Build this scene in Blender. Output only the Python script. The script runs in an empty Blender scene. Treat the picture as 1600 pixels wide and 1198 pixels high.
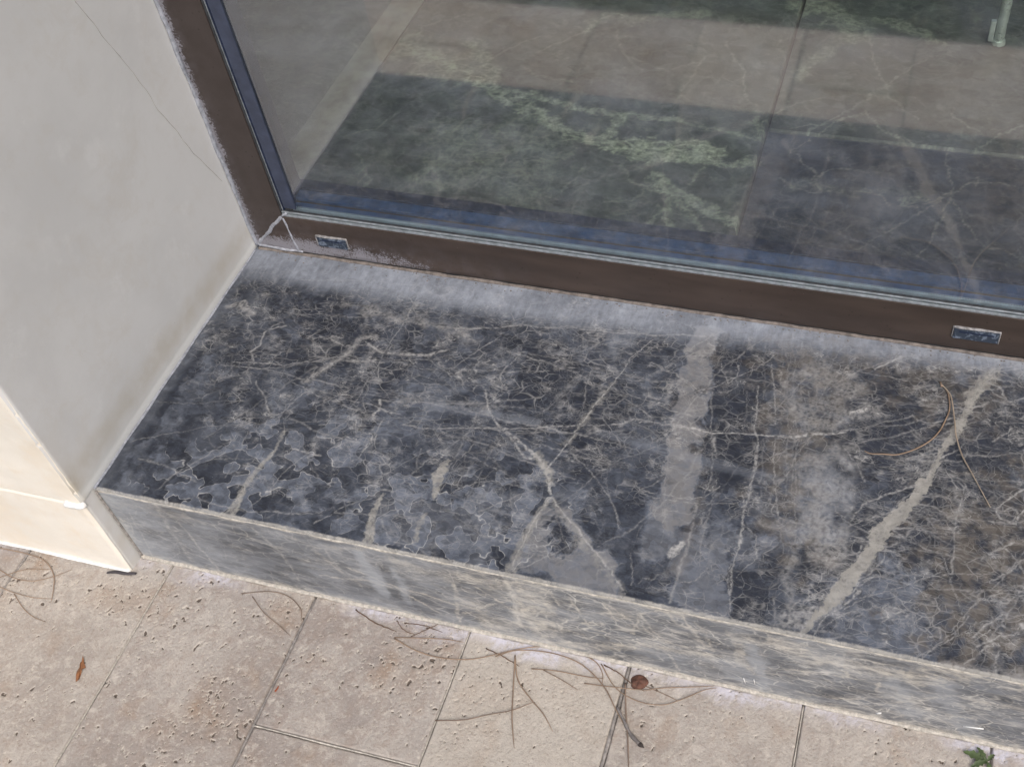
import bpy, bmesh, math, random
import numpy as np
from mathutils import Vector, Matrix
sc = bpy.context.scene
COL = sc.collection
R = math.radians

# ------------------------------------------------------------------ camera
cam_d = bpy.data.cameras.new('camera'); cam = bpy.data.objects.new('camera', cam_d); COL.objects.link(cam)
RC = Matrix(((0.9619706, 0.2641473, -0.0695607), (0.1569581, -0.7429582, -0.6506745), (-0.2235547, 0.6150116, -0.7561640)))
M = Matrix((RC[0], -RC[1], -RC[2])).transposed().to_4x4()
M.translation = (0.7306131, -0.8376021, 0.8940218)
cam.matrix_world = M
cam_d.sensor_width = 36; cam_d.lens = 36 * 1759.11 / 1600
cam_d.shift_x = -147.53 / 1600; cam_d.shift_y = -9.94 / 1600
cam_d.clip_start = 0.02; cam_d.clip_end = 400
sc.camera = cam

# ------------------------------------------------------------------ sky, sun, exposure
SUN_EL, SUN_AZ = R(50), R(147)      # azimuth from +Y clockwise
w = bpy.data.worlds.new('World'); sc.world = w; w.use_nodes = True
wt = w.node_tree; wt.nodes.clear()
sky = wt.nodes.new('ShaderNodeTexSky'); sky.sky_type = 'NISHITA'; sky.sun_disc = False
sky.sun_elevation = SUN_EL; sky.sun_rotation = SUN_AZ; sky.air_density = 1.0; sky.dust_density = 4.5; sky.ozone_density = 1.0
bg = wt.nodes.new('ShaderNodeBackground'); bg.inputs['Strength'].default_value = 0.11
wo = wt.nodes.new('ShaderNodeOutputWorld')
wt.links.new(sky.outputs[0], bg.inputs[0]); wt.links.new(bg.outputs[0], wo.inputs[0])
sd = bpy.data.lights.new('sun', 'SUN'); sd.energy = 1.45; sd.angle = R(40); sd.color = (1, .975, .945)
so = bpy.data.objects.new('sun', sd); COL.objects.link(so)
dirv = Vector((math.sin(SUN_AZ) * math.cos(SUN_EL), math.cos(SUN_AZ) * math.cos(SUN_EL), math.sin(SUN_EL)))
so.rotation_euler = dirv.to_track_quat('Z', 'Y').to_euler()
sc.view_settings.view_transform = 'Standard'; sc.view_settings.look = 'None'
sc.view_settings.gamma = 1; sc.view_settings.use_curve_mapping = False
sc.view_settings.exposure = 0.42
sc.cycles.max_bounces = 4; sc.cycles.diffuse_bounces = 2; sc.cycles.glossy_bounces = 2; sc.cycles.transparent_max_bounces = 10; sc.cycles.caustics_reflective = False

D, H, WD = 0.36, 0.12806, 0.0195     # sill depth, riser height, wall projection beyond the riser
GY = 0.004                           # outer face of the glass

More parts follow.
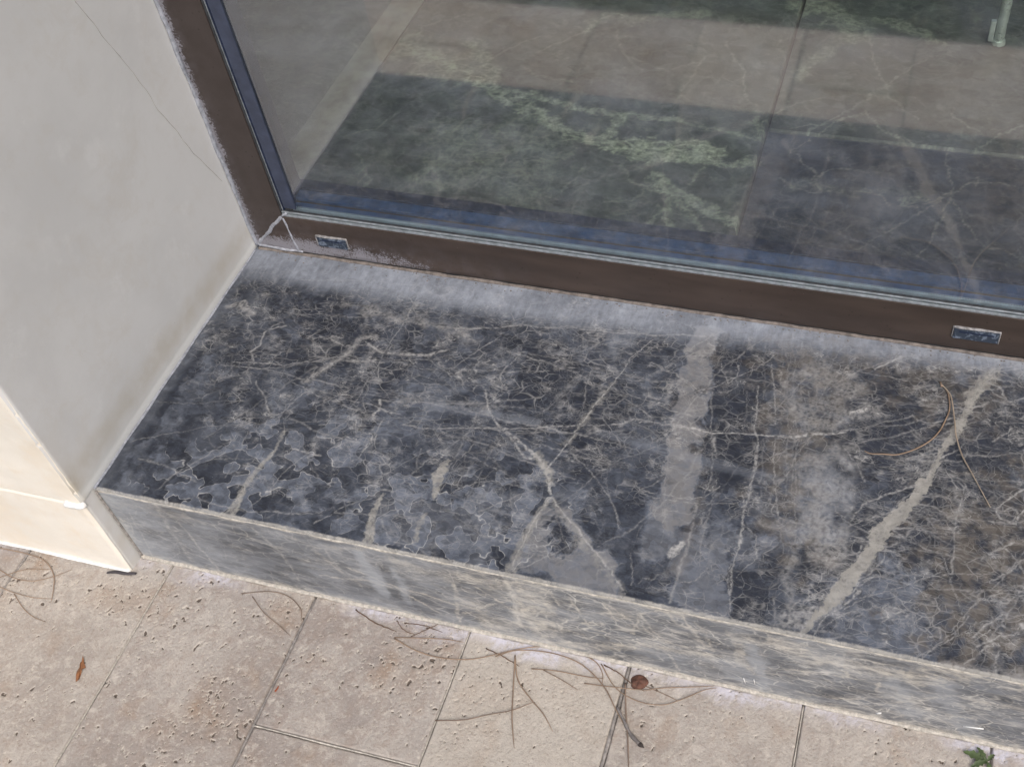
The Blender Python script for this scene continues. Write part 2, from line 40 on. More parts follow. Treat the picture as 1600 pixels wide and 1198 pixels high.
SILL=[('V',0.55,5,6,3,[(0.0109,-0.0958),(0.0241,-0.0912),(0.0453,-0.1024)]),('V',0.7,2.5,3,2,[(0.0128,-0.0935),(0.0269,-0.0847),(0.0416,-0.1013)]),('V',0.6,1.6,1.5,0.5,[(0.0922,-0.1112),(0.0741,-0.1232),(0.0762,-0.1451),(0.0705,-0.1572),(0.0842,-0.1724)]),('V',0.55,1.1,1,0.4,[(0.0585,-0.1742),(0.0802,-0.1704),(0.1168,-0.1673),(0.1506,-0.1531),(0.1695,-0.1438),(0.1975,-0.1422),(0.224,-0.1395)]),('V',0.5,1.2,1,0.4,[(0.0801,-0.1874),(0.0932,-0.1986)]),('V',0.5,1.3,1,0.4,[(0.0955,-0.1946),(0.1154,-0.2111),(0.1327,-0.2342),(0.1465,-0.2279),(0.1519,-0.21),(0.16,-0.1913)]),('V',0.35,0.8,1,0.4,[(0.0028,-0.2982),(0.0384,-0.2807),(0.0717,-0.2637),(0.1336,-0.2471),(0.1649,-0.2371),(0.2112,-0.2238),(0.2504,-0.2022)]),('V',0.25,0.8,1,0.4,[(-0.0116,-0.245),(0.0324,-0.2397),(0.0875,-0.2238)]),('B',0.55,[2,3,5,8,11],4,2,[(0.1606,-0.251),(0.1594,-0.2766),(0.1524,-0.3059),(0.1504,-0.3333),(0.1519,-0.3563)]),('V',0.3,0.8,1,0.4,[(0.1204,-0.2597),(0.1257,-0.2965),(0.126,-0.3178)]),('V',0.3,0.8,1,0.4,[(0.096,-0.303),(0.1538,-0.2872),(0.1682,-0.2778)]),('V',0.7,1.4,1,0.5,[(0.1753,-0.27),(0.1977,-0.2713),(0.2113,-0.2715)]),('V',0.45,0.8,1,0.4,[(0.239,-0.3481),(0.2576,-0.3268),(0.2846,-0.3063)]),('V',0.6,5,7,4,[(0.1503,-0.183),(0.1687,-0.1546),(0.1797,-0.1345),(0.1842,-0.1117),(0.1988,-0.105)]),('T',0.42,30,22,6,[(0.029,-0.1804),(0.0216,-0.2514),(0.0129,-0.3055),(0.0138,-0.3488)]),('T',0.4,40,24,8,[(0.1469,-0.074),(0.1559,-0.1138),(0.16,-0.167),(0.1442,-0.2117)]),('T',-0.38,26,22,6,[(0.0093,-0.1773),(-0.0043,-0.2769),(0.0022,-0.3483)]),('V',0.55,2.0,2,1,[(0.2826,-0.0766),(0.3196,-0.069),(0.3579,-0.0574),(0.3981,-0.0528),(0.438,-0.0483),(0.4779,-0.0455),(0.5539,-0.0324)]),('V',0.4,8,12,5,[(0.1706,-0.0731),(0.236,-0.0749),(0.2826,-0.0766),(0.3138,-0.0921)]),('V',0.6,2.2,2,2,[(0.2199,-0.0782),(0.2826,-0.0766),(0.3138,-0.0921),(0.2918,-0.0784)]),('V',0.7,4,3,2,[(0.1968,-0.12),(0.2142,-0.1273),(0.2366,-0.1262),(0.2653,-0.1202),(0.2836,-0.1092)]),('V',0.5,2,2,1,[(0.1373,-0.1176),(0.1702,-0.1256),(0.1968,-0.12)]),('V',0.45,1.1,1,0.6,[(0.1527,-0.1509),(0.206,-0.1415),(0.2406,-0.136),(0.2678,-0.1409),(0.3032,-0.1317)]),('V',0.5,1.4,1,0.6,[(0.1542,-0.0491),(0.2091,-0.0804),(0.2386,-0.0668)]),('V',0.45,1.1,1,0.6,[(0.2653,-0.1202),(0.3023,-0.144),(0.314,-0.1311),(0.3495,-0.1544)]),('V',0.75,[1.2,1.6,3,4,4.5,6,7.5],1.5,0.8,[(0.3423,-0.1492),(0.3582,-0.1791),(0.3777,-0.1975),(0.4038,-0.2138),(0.4186,-0.2198),(0.4358,-0.2343),(0.443,-0.2416)]),('V',0.65,[1.2,3,3],1.5,0.8,[(0.3855,-0.2053),(0.4133,-0.2271),(0.4293,-0.2297)]),('B',0.5,9,5,3,[(0.4251,-0.2245),(0.4422,-0.2388),(0.4476,-0.2524)]),('V',0.75,[0.9,1.2,1.4,1.2,1.4,1.6,1.8],0.8,0.3,[(0.5,-0.0482),(0.4846,-0.0814),(0.4758,-0.1175),(0.4639,-0.1499),(0.4573,-0.1802),(0.4499,-0.2068),(0.4417,-0.2374)]),('B',0.35,6,6,2,[(0.4758,-0.1175),(0.4639,-0.1499),(0.4573,-0.1802),(0.4499,-0.2068)]),('V',0.9,3.2,1.5,0.6,[(0.441,-0.2391),(0.4485,-0.2552),(0.4538,-0.2685)]),('V',0.6,[1,1.6,1.6,2,2,1.4,1],1.2,0.6,[(0.2762,-0.2162),(0.3129,-0.2147),(0.366,-0.2016),(0.4145,-0.1911),(0.4568,-0.1787),(0.4967,-0.1669),(0.5095,-0.1578)]),('V',0.6,[1.5,2.4,1.4],1.2,0.6,[(0.4967,-0.1669),(0.5095,-0.1578),(0.5377,-0.1603)]),('V',0.55,1.0,0.9,0.4,[(0.5375,-0.1597),(0.5572,-0.1586),(0.5813,-0.1596)]),('V',0.55,1.2,1,0.5,[(0.172,-0.1922),(0.2018,-0.196),(0.2425,-0.2006),(0.2688,-0.2048)]),('V',0.45,1.0,1,0.5,[(0.1916,-0.2345),(0.219,-0.2221),(0.2438,-0.2037)]),('V',0.8,3,2,1.4,[(0.2412,-0.1909),(0.2451,-0.2034),(0.2433,-0.212)]),('V',0.7,2,1.5,1.2,[(0.2438,-0.2004),(0.2607,-0.2049)]),('H',0.36,8,6,1,[(0.2939,-0.1863),(0.3469,-0.1848),(0.4121,-0.1836)]),('H',0.28,9,7,1,[(0.4809,-0.183),(0.5346,-0.1883),(0.5947,-0.1963),(0.6618,-0.202)]),('V',0.55,1.1,0.9,0.5,[(0.4775,-0.1239),(0.4995,-0.139),(0.5266,-0.1557)]),('V',0.5,1.4,1.2,0.7,[(0.4493,-0.1027),(0.4495,-0.1265),(0.4518,-0.1525)]),('V',0.45,1.0,0.9,0.5,[(0.3583,-0.1008),(0.3701,-0.0948),(0.3819,-0.0976),(0.4222,-0.0875),(0.4556,-0.0627),(0.4801,-0.0541)]),('V',0.5,1.4,1.2,0.7,[(0.3681,-0.097),(0.3602,-0.1145),(0.3555,-0.1328),(0.3645,-0.1512)]),('V',0.55,1.1,0.9,0.4,[(0.5054,-0.0805),(0.5366,-0.0911),(0.5542,-0.1009),(0.5708,-0.1106)]),('V',0.5,1.0,0.9,0.4,[(0.4564,-0.2115),(0.4856,-0.2352),(0.5077,-0.2535),(0.5196,-0.2708),(0.5296,-0.2906)]),('V',0.5,1.0,0.9,0.4,[(0.3561,-0.2874),(0.3745,-0.2687),(0.4024,-0.2625),(0.438,-0.2648)]),('V',0.45,0.9,0.9,0.4,[(0.3906,-0.2998),(0.4181,-0.2793),(0.4375,-0.2634)]),('B',0.65,[3,12,8,3],3,2,[(0.3393,-0.2495),(0.3362,-0.2683),(0.3402,-0.2822),(0.3437,-0.2945)]),('V',0.55,2,1.5,1,[(0.2861,-0.2972),(0.2995,-0.2986)]),('B',0.6,[3,8,10,11],3,2,[(0.2912,-0.3019),(0.2904,-0.3223),(0.2942,-0.3412),(0.2988,-0.3567)]),('B',0.5,[3,7,5],3,2,[(0.3411,-0.3137),(0.3392,-0.331),(0.3423,-0.3468)]),('V',0.4,0.9,1,0.4,[(0.3074,-0.2411),(0.3138,-0.2702)]),('V',0.4,0.9,1,0.4,[(0.3583,-0.2237),(0.3475,-0.2507),(0.3465,-0.2953)]),('T',-0.6,18,8,2,[(0.53,-0.0402),(0.5341,-0.1348),(0.5412,-0.205),(0.5446,-0.2482),(0.5446,-0.3035)]),('T',-0.35,60,40,14,[(0.3902,-0.1151),(0.4242,-0.1385),(0.3737,-0.1626)]),('T',-0.3,60,30,14,[(0.4782,-0.1914),(0.4475,-0.1468)]),('T',0.28,50,20,8,[(0.2917,-0.1667),(0.2761,-0.2227),(0.2319,-0.2513)]),('T',-0.35,16,10,6,[(0.2387,-0.0819),(0.2405,-0.1289),(0.2436,-0.177),(0.2365,-0.2248)]),('T',-0.35,70,30,10,[(0.1323,-0.0809),(0.1519,-0.1109),(0.1512,-0.1476)]),('V',0.8,[1.6,1.4,1.4,1.2],0.9,0.4,[(0.4539,-0.2688),(0.4474,-0.2944),(0.4425,-0.3311),(0.4403,-0.3528)]),('B',0.4,[4,8,12,14],4,1,[(0.4525,-0.272),(0.4471,-0.2972),(0.442,-0.3258),(0.4414,-0.3526)]),('V',0.75,[1.8,2.0,1.6,1.2],0.9,0.4,[(0.4539,-0.2688),(0.4827,-0.292),(0.5085,-0.316),(0.5321,-0.3343),(0.5496,-0.3558)]),('B',0.3,[4,12,12,8],5,1,[(0.4555,-0.2699),(0.4782,-0.293),(0.5042,-0.317),(0.5303,-0.336),(0.5481,-0.3561)]),('T',0.65,56,6,2,[(0.4661,-0.304),(0.4874,-0.3315),(0.5176,-0.348)]),('T',0.55,26,4,2,[(0.4572,-0.2949),(0.4572,-0.3251),(0.4584,-0.3434)]),('I',0.9,110,40,10,[(0.3141,-0.3216),(0.3559,-0.3262),(0.3968,-0.3307),(0.4149,-0.2989)]),('I',0.9,120,50,10,[(0.1965,-0.2797),(0.165,-0.2928),(0.1324,-0.3243),(0.1062,-0.3361)]),('T',0.45,60,6,7,[(0.3143,-0.3159),(0.3346,-0.3226),(0.3741,-0.3221),(0.3945,-0.3175)]),('T',0.4,40,5,5,[(0.3217,-0.3339),(0.3498,-0.3359),(0.3949,-0.3256)]),('V',0.5,0.9,0.8,0.5,[(0.3058,-0.3348),(0.2958,-0.3172),(0.3052,-0.3122),(0.3089,-0.3027),(0.3163,-0.3083),(0.3333,-0.3001),(0.3466,-0.3086),(0.3784,-0.3071)]),('V',0.45,0.9,0.8,0.5,[(0.3058,-0.3348),(0.3178,-0.3487),(0.3335,-0.3506),(0.3534,-0.3514)]),('T',0.45,26,4,4,[(0.4053,-0.3477),(0.4079,-0.3484)]),('T',0.42,24,4,4,[(0.3888,-0.2877),(0.3929,-0.2781)]),('T',0.4,20,4,4,[(0.3755,-0.2992),(0.3788,-0.3014)]),('T',0.38,34,4,4,[(0.4136,-0.2879),(0.4292,-0.2758)]),('T',0.4,20,5,4,[(0.461,-0.26),(0.4756,-0.2597)]),('V',0.45,1,0.9,0.5,[(0.3931,-0.3205),(0.4116,-0.3177),(0.4184,-0.3093),(0.4296,-0.3137),(0.4426,-0.3093)]),('V',0.4,0.8,0.8,0.4,[(0.4616,-0.2856),(0.4731,-0.2997),(0.4821,-0.314)]),('T',-0.45,18,8,4,[(0.4708,-0.3002),(0.4837,-0.319)]),('T',-0.35,16,8,3,[(0.5441,-0.227),(0.5472,-0.2774),(0.551,-0.3195),(0.5576,-0.3539)]),('V',0.35,0.8,0.8,0.4,[(0.4984,-0.2371),(0.5112,-0.2574),(0.528,-0.2845)]),('V',0.4,0.9,0.9,0.4,[(0.5441,-0.3106),(0.5514,-0.3299),(0.553,-0.3449)]),('T',0.72,40,2.5,1.5,[(0.558,-0.0344),(0.5583,-0.0899),(0.5621,-0.1353),(0.5681,-0.184),(0.5715,-0.2307),(0.5745,-0.264)]),('K',0.35,36,8,3,[(0.558,-0.0344),(0.5583,-0.0899),(0.5621,-0.1353),(0.5681,-0.184),(0.5715,-0.2307)]),('T',0.5,40,8,3,[(0.5673,-0.2431),(0.5709,-0.2975)]),('T',-0.6,12,3,2,[(0.5756,-0.0307),(0.5756,-0.0624),(0.5854,-0.0976),(0.5865,-0.1332)]),('T',-0.45,60,20,4,[(0.6034,-0.0669),(0.6108,-0.1438),(0.6199,-0.2025),(0.6262,-0.2578)]),('V',0.55,1.0,0.8,0.4,[(0.5064,-0.0838),(0.5368,-0.0911),(0.5613,-0.1093),(0.5793,-0.0989),(0.5877,-0.0904),(0.6162,-0.0676),(0.6322,-0.0436)]),('V',0.55,1.0,0.8,0.4,[(0.58,-0.0649),(0.5839,-0.0778),(0.592,-0.0929),(0.5986,-0.0814),(0.5994,-0.066)]),('V',0.45,0.9,0.8,0.4,[(0.5613,-0.1093),(0.5737,-0.1198),(0.5787,-0.1317)]),('V',0.45,0.9,0.8,0.4,[(0.5934,-0.1058),(0.6038,-0.0954),(0.5995,-0.0863)]),('V',0.75,[1,1.2,2,2,3,5,4,2],1,0.6,[(0.5156,-0.1613),(0.5519,-0.1566),(0.5895,-0.1594),(0.6363,-0.1507),(0.6508,-0.1507),(0.6692,-0.1467),(0.6871,-0.1397),(0.7167,-0.1317)]),('V',0.5,1.0,0.8,0.4,[(0.536,-0.2415),(0.5554,-0.2429),(0.5836,-0.2423),(0.6008,-0.2356),(0.6097,-0.2222)]),('V',0.5,1.2,0.9,0.4,[(0.6309,-0.0577),(0.6361,-0.0802),(0.6433,-0.1049),(0.6482,-0.1357)]),('V',0.5,[1,2,1.5],0.9,0.4,[(0.6534,-0.1593),(0.6573,-0.1884),(0.6641,-0.2214),(0.6709,-0.2477)]),('V',0.55,[1,2,1.5,3.5,2,1.5,2],1,0.5,[(0.6228,-0.0897),(0.6295,-0.1398),(0.6347,-0.1573),(0.6377,-0.1868),(0.641,-0.2209),(0.6379,-0.2414),(0.6417,-0.2787)]),('V',0.6,4,2,1.5,[(0.5935,-0.1647),(0.5969,-0.1808)]),('V',0.45,1,1,0.4,[(0.5783,-0.1057),(0.5995,-0.207),(0.5992,-0.2388)]),('V',0.25,1.0,1.2,0.5,[(0.6402,-0.0454),(0.6517,-0.1224),(0.6627,-0.193)]),('V',0.3,1.0,1.2,0.5,[(0.6506,-0.0704),(0.6654,-0.1627),(0.6774,-0.2463)]),('V',0.3,1.0,1.2,0.5,[(0.6491,-0.0226),(0.6663,-0.1256),(0.6785,-0.2182)]),('V',0.4,1.0,1.2,0.5,[(0.6653,-0.1002),(0.678,-0.1882),(0.6899,-0.2677)]),('V',0.3,1.0,1.2,0.5,[(0.6643,-0.0675),(0.6761,-0.1452),(0.6855,-0.2167)]),('V',0.35,1.0,1.2,0.5,[(0.6839,-0.1647),(0.6924,-0.2165),(0.6974,-0.266)]),('V',0.3,1.0,1.2,0.5,[(0.6752,-0.0851),(0.6837,-0.1496),(0.692,-0.2096)]),('V',0.3,1.0,1.2,0.5,[(0.6753,-0.0312),(0.6835,-0.0899),(0.6899,-0.1452)]),('V',0.3,1.0,1.2,0.5,[(0.6417,-0.0242),(0.6488,-0.0641),(0.6523,-0.103)]),('V',0.25,1.0,1.2,0.5,[(0.6206,-0.0356),(0.6256,-0.0724),(0.631,-0.1076)]),('V',0.3,1.0,1.2,0.5,[(0.6397,-0.1562),(0.6455,-0.191),(0.6498,-0.2247)]),('V',0.3,1.0,1.2,0.5,[(0.6708,-0.22),(0.6755,-0.2453),(0.6771,-0.2706)]),('V',0.3,1.0,1.2,0.5,[(0.6143,-0.0981),(0.617,-0.1203),(0.6202,-0.1418)]),('K',0.6,60,30,6,[(0.6502,-0.0294),(0.6642,-0.1005),(0.6785,-0.1895),(0.6931,-0.267)]),('K',0.55,50,20,8,[(0.6787,-0.0165),(0.7156,-0.0297),(0.7079,-0.065)]),('K',0.5,80,40,10,[(0.7658,-0.0395),(0.8197,-0.0214),(0.8159,-0.068)]),('V',0.33,26,22,8,[(0.6792,-0.0543),(0.7119,-0.0773),(0.6779,-0.1104)]),('V',0.35,20,20,8,[(0.6638,-0.1134),(0.6946,-0.1257),(0.7253,-0.1065)]),('V',0.36,40,28,8,[(0.7014,-0.1727),(0.7137,-0.2104),(0.7101,-0.2631)]),('H',0.35,36,22,6,[(0.7053,-0.1836),(0.7159,-0.2099),(0.711,-0.2387)]),('T',-0.4,30,12,6,[(0.7042,-0.0919),(0.7187,-0.092)]),('V',0.85,[6,8,3],3,3,[(0.7203,-0.1045),(0.7313,-0.0973),(0.7377,-0.0912)]),('V',0.4,10,5,3,[(0.7331,-0.0922),(0.7392,-0.1035),(0.7257,-0.1096)]),('T',-0.42,70,30,10,[(0.7517,-0.0882),(0.7801,-0.0628),(0.7518,-0.1317),(0.7306,-0.1485)]),('T',-0.5,80,30,10,[(0.8294,-0.1619),(0.8426,-0.124),(0.8521,-0.0916),(0.877,-0.0923)]),('B',0.68,[4,6,9,10,11,5,3.5],3,2.5,[(0.8552,-0.0173),(0.8467,-0.0356),(0.8343,-0.0641),(0.8307,-0.0807),(0.8213,-0.1105),(0.8125,-0.1305),(0.8081,-0.1463)]),('B',0.5,[10,14,10],7,5,[(0.8596,-0.0097),(0.8467,-0.0356),(0.8316,-0.0583)]),('B',1.0,[4,5,9,12,14,13],2.2,2.2,[(0.8081,-0.1463),(0.8033,-0.1691),(0.7921,-0.1928),(0.7807,-0.212),(0.7714,-0.2278),(0.7604,-0.2463)]),('V',0.6,[3,2,1.4,1],1.2,0.6,[(0.8012,-0.171),(0.77,-0.1936),(0.7471,-0.2085),(0.7398,-0.2212),(0.7368,-0.2329)]),('V',0.55,[3,2,1],1.2,0.6,[(0.7923,-0.1956),(0.762,-0.2217),(0.7411,-0.2319)]),('V',0.5,[2,1.2,1],1.2,0.6,[(0.7866,-0.2052),(0.7577,-0.2227),(0.7314,-0.2422),(0.7144,-0.2621)]),('V',0.45,1.5,1.6,0.8,[(0.6544,-0.1154),(0.6901,-0.0949),(0.7214,-0.0753)]),('V',0.45,1.5,1.6,0.8,[(0.6807,-0.1287),(0.7129,-0.1029),(0.7463,-0.0829)]),('V',0.45,1.5,1.6,0.8,[(0.6871,-0.1397),(0.7276,-0.1247),(0.7727,-0.1088),(0.8122,-0.0815)]),('V',0.45,1.5,1.6,0.8,[(0.693,-0.0813),(0.7181,-0.0495),(0.7409,-0.0346),(0.7614,-0.0201)]),('V',0.45,1.5,1.6,0.8,[(0.6663,-0.1287),(0.6854,-0.096),(0.696,-0.0675),(0.7156,-0.0297)]),('V',0.45,1.5,1.6,0.8,[(0.7299,-0.1426),(0.7739,-0.1208),(0.8023,-0.1024)]),('V',0.45,1.5,1.6,0.8,[(0.645,-0.1175),(0.6598,-0.0884),(0.6792,-0.0543)]),('V',0.45,1.5,1.6,0.8,[(0.7193,-0.1509),(0.7328,-0.1658),(0.7445,-0.1865)]),('V',0.45,1.5,1.6,0.8,[(0.7349,-0.1263),(0.7518,-0.1102),(0.7807,-0.0946)]),('V',0.8,1.8,1.5,0.6,[(0.7601,-0.0187),(0.7481,-0.0331),(0.7369,-0.0422)]),('V',0.5,1.4,1.1,0.6,[(0.8254,-0.1366),(0.8541,-0.1303),(0.8863,-0.1203)]),('V',0.55,1.8,1.4,0.9,[(0.8467,-0.0356),(0.8545,-0.0502),(0.871,-0.0563),(0.8839,-0.0503)]),('V',0.6,2,1.4,0.9,[(0.8467,-0.0356),(0.8611,-0.0423),(0.8687,-0.0568),(0.8758,-0.0616)]),('V',0.6,2.4,1.4,1,[(0.8576,-0.1117),(0.8661,-0.1008),(0.8736,-0.0916)]),('V',0.5,1.1,1,0.5,[(0.8554,-0.0206),(0.8694,-0.0176),(0.8826,-0.0115)]),('V',0.4,14,10,5,[(0.8569,-0.0035),(0.8735,-0.0034),(0.8877,-0.0038)]),('V',0.75,2.2,1.2,1.2,[(0.866,-0.1928),(0.8719,-0.1805),(0.8801,-0.1704),(0.8878,-0.1631)]),('V',0.75,2.2,1.2,1.2,[(0.8685,-0.2004),(0.8771,-0.2012),(0.8831,-0.1917),(0.8785,-0.1846),(0.8724,-0.1914)]),('V',0.75,2.2,1.2,1.2,[(0.8813,-0.2002),(0.8887,-0.1878)]),('V',0.75,2.2,1.2,1.2,[(0.8638,-0.1906),(0.8685,-0.2004),(0.8814,-0.2029)]),('V',0.45,0.9,0.8,0.4,[(0.5371,-0.2459),(0.5661,-0.248),(0.6026,-0.244),(0.6201,-0.2387),(0.6643,-0.2288),(0.695,-0.2219)]),('T',-0.55,[6,10,12,8],4,2,[(0.5825,-0.2885),(0.5819,-0.3151),(0.5824,-0.3406),(0.5854,-0.3562)]),('V',0.85,[6,11,8],2,2,[(0.5886,-0.293),(0.5854,-0.3011),(0.5833,-0.3064)]),('V',0.4,2.5,2,1,[(0.5929,-0.242),(0.5939,-0.2885),(0.5933,-0.3254),(0.5931,-0.3532)]),('K',0.4,14,8,2,[(0.5929,-0.242),(0.5912,-0.2865),(0.59,-0.321)]),('T',0.5,60,5,4,[(0.6027,-0.2972),(0.6155,-0.3254),(0.6227,-0.3487)]),('T',0.42,30,5,5,[(0.6227,-0.2739),(0.6436,-0.2772),(0.6517,-0.2964)]),('V',0.5,0.8,0.7,0.3,[(0.6374,-0.3023),(0.6386,-0.3251),(0.6455,-0.3434),(0.6417,-0.3565),(0.6219,-0.3551),(0.601,-0.3587)]),('V',0.45,0.8,0.7,0.3,[(0.595,-0.3326),(0.6076,-0.3297),(0.6171,-0.3122)]),('V',0.5,0.9,0.7,0.3,[(0.6428,-0.2612),(0.6534,-0.2696),(0.6598,-0.292),(0.6489,-0.3049),(0.6445,-0.3161)]),('T',0.42,24,4,4,[(0.6559,-0.2583),(0.6651,-0.2723)]),('V',0.6,[1,2,1],0.8,0.4,[(0.6335,-0.2244),(0.6407,-0.2617),(0.6394,-0.307),(0.6453,-0.3532)]),('T',-0.5,30,10,4,[(0.6538,-0.319),(0.6658,-0.3485),(0.6737,-0.3563)]),('T',-0.4,30,10,3,[(0.6525,-0.2144),(0.6636,-0.2511)]),('V',0.35,8,6,3,[(0.6915,-0.2847),(0.686,-0.304),(0.699,-0.331),(0.6879,-0.3529)]),('V',0.4,2,2,1,[(0.6789,-0.3258),(0.6858,-0.3534)]),('T',0.4,26,4,5,[(0.6775,-0.2534),(0.6874,-0.2592)]),('V',0.42,30,22,6,[(0.7089,-0.2244),(0.7178,-0.255),(0.7242,-0.2694)]),('B',1.0,[13,10,10,11,15,11,5,3.5],2.2,2.6,[(0.7973,-0.1765),(0.7849,-0.2101),(0.77,-0.2351),(0.7546,-0.2703),(0.7446,-0.293),(0.7293,-0.3214),(0.7175,-0.3412),(0.7119,-0.3592)]),('V',0.5,14,10,6,[(0.7588,-0.2693),(0.739,-0.2993),(0.7209,-0.3356),(0.6939,-0.3515)]),('V',0.55,[3,2,1.2,1],1,0.6,[(0.7522,-0.2682),(0.7621,-0.2608),(0.7869,-0.2525),(0.8122,-0.2493)]),('V',0.45,1,1,0.5,[(0.7756,-0.2258),(0.794,-0.2135),(0.8074,-0.1912)]),('V',0.6,[2,2.5,1.6,1],1,0.6,[(0.746,-0.2876),(0.7526,-0.3062),(0.7457,-0.3176),(0.7273,-0.3365),(0.7216,-0.3545)]),('V',0.5,1.1,0.9,0.5,[(0.7453,-0.3153),(0.7713,-0.3043),(0.7986,-0.2856),(0.82,-0.268)]),('V',0.5,1.1,0.9,0.5,[(0.7425,-0.3257),(0.7576,-0.3124),(0.7749,-0.3181)]),('V',0.5,1.1,0.9,0.5,[(0.7269,-0.3485),(0.7452,-0.3299),(0.7648,-0.3205)]),('V',0.5,1.1,0.9,0.5,[(0.7334,-0.3351),(0.7501,-0.336),(0.7593,-0.3266)]),('V',0.5,1.1,0.9,0.5,[(0.7749,-0.3181),(0.7855,-0.3205),(0.795,-0.3134)]),('V',0.5,1.1,0.9,0.5,[(0.8055,-0.359),(0.8278,-0.3411),(0.8539,-0.314),(0.8924,-0.2955)]),('V',0.5,1.1,0.9,0.5,[(0.8132,-0.3561),(0.833,-0.3306),(0.8476,-0.3084)]),('V',0.5,1.1,0.9,0.5,[(0.8232,-0.2546),(0.8319,-0.2878),(0.8414,-0.3074)]),('V',0.5,1.1,0.9,0.5,[(0.8015,-0.3167),(0.8095,-0.3149),(0.8163,-0.3228),(0.8129,-0.3307),(0.8046,-0.3279),(0.8015,-0.3167)]),('V',0.5,1.1,0.9,0.5,[(0.7774,-0.3224),(0.7849,-0.3146),(0.7965,-0.3179),(0.794,-0.3233),(0.7802,-0.3289)]),('V',0.5,1.1,0.9,0.5,[(0.8169,-0.3297),(0.8226,-0.326),(0.8253,-0.3348),(0.8173,-0.3343)]),('T',0.38,80,8,6,[(0.7658,-0.2932),(0.7804,-0.312),(0.7874,-0.339),(0.7665,-0.3345)]),('T',0.36,60,8,6,[(0.7965,-0.3485),(0.7904,-0.3289)]),('T',-0.55,110,40,10,[(0.8254,-0.1982),(0.848,-0.2148),(0.8233,-0.2284)]),('T',-0.3,60,20,8,[(0.743,-0.2466),(0.7357,-0.2746)]),('K',0.75,120,40,14,[(0.8599,-0.2384),(0.872,-0.2736),(0.8643,-0.3209),(0.8863,-0.3296)]),('K',0.6,80,30,10,[(0.8883,-0.1786),(0.8902,-0.2315)]),('V',0.6,1.8,1.2,1,[(0.8631,-0.3351),(0.8687,-0.3292),(0.8747,-0.3323),(0.8713,-0.3423),(0.8722,-0.36)]),('V',0.6,1.8,1.2,1,[(0.8508,-0.3288),(0.8601,-0.3172),(0.8732,-0.3)]),('V',0.6,1.8,1.2,1,[(0.8418,-0.3121),(0.8565,-0.2894),(0.8723,-0.2808)]),('V',0.6,1.8,1.2,1,[(0.8553,-0.3369),(0.8742,-0.3209),(0.893,-0.3142)]),('V',0.6,1.8,1.2,1,[(0.8655,-0.2676),(0.8793,-0.2544),(0.8904,-0.2391)]),('V',0.6,1.8,1.2,1,[(0.8541,-0.2475),(0.8661,-0.237),(0.8822,-0.2229)]),('V',0.6,1.8,1.2,1,[(0.8697,-0.2258),(0.8829,-0.2409),(0.891,-0.2567)]),('V',0.6,1.8,1.2,1,[(0.841,-0.3585),(0.8558,-0.3459),(0.8631,-0.3351)]),('V',0.6,1.8,1.2,1,[(0.8913,-0.3052),(0.8858,-0.3159),(0.8736,-0.3094)]),('V',0.6,1.8,1.2,1,[(0.8605,-0.2885),(0.8767,-0.2895),(0.8916,-0.2739)]),('V',0.4,16,10,5,[(0.8334,-0.3625),(0.8568,-0.3614),(0.8946,-0.359)]),('V',0.8,7,3,3,[(0.8914,-0.3075),(0.8974,-0.3108)]),('T',-0.3,60,20,8,[(0.8544,-0.3553),(0.8636,-0.3441)]),('N',0.9,330,120,10,[(0.7917,-0.0603),(0.8642,-0.1073),(0.8687,-0.2031),(0.7498,-0.1137)]),('N',0.9,330,100,10,[(0.848,-0.2148),(0.8539,-0.314),(0.7909,-0.2923)]),('N',0.85,260,100,10,[(0.2732,-0.0969),(0.4184,-0.1195),(0.4971,-0.1197),(0.2123,-0.156)]),('N',0.7,120,90,10,[(0.0422,-0.126),(0.1291,-0.1806),(0.2089,-0.2308)]),('N',0.5,200,100,10,[(0.408,-0.2494),(0.2783,-0.2474)])]
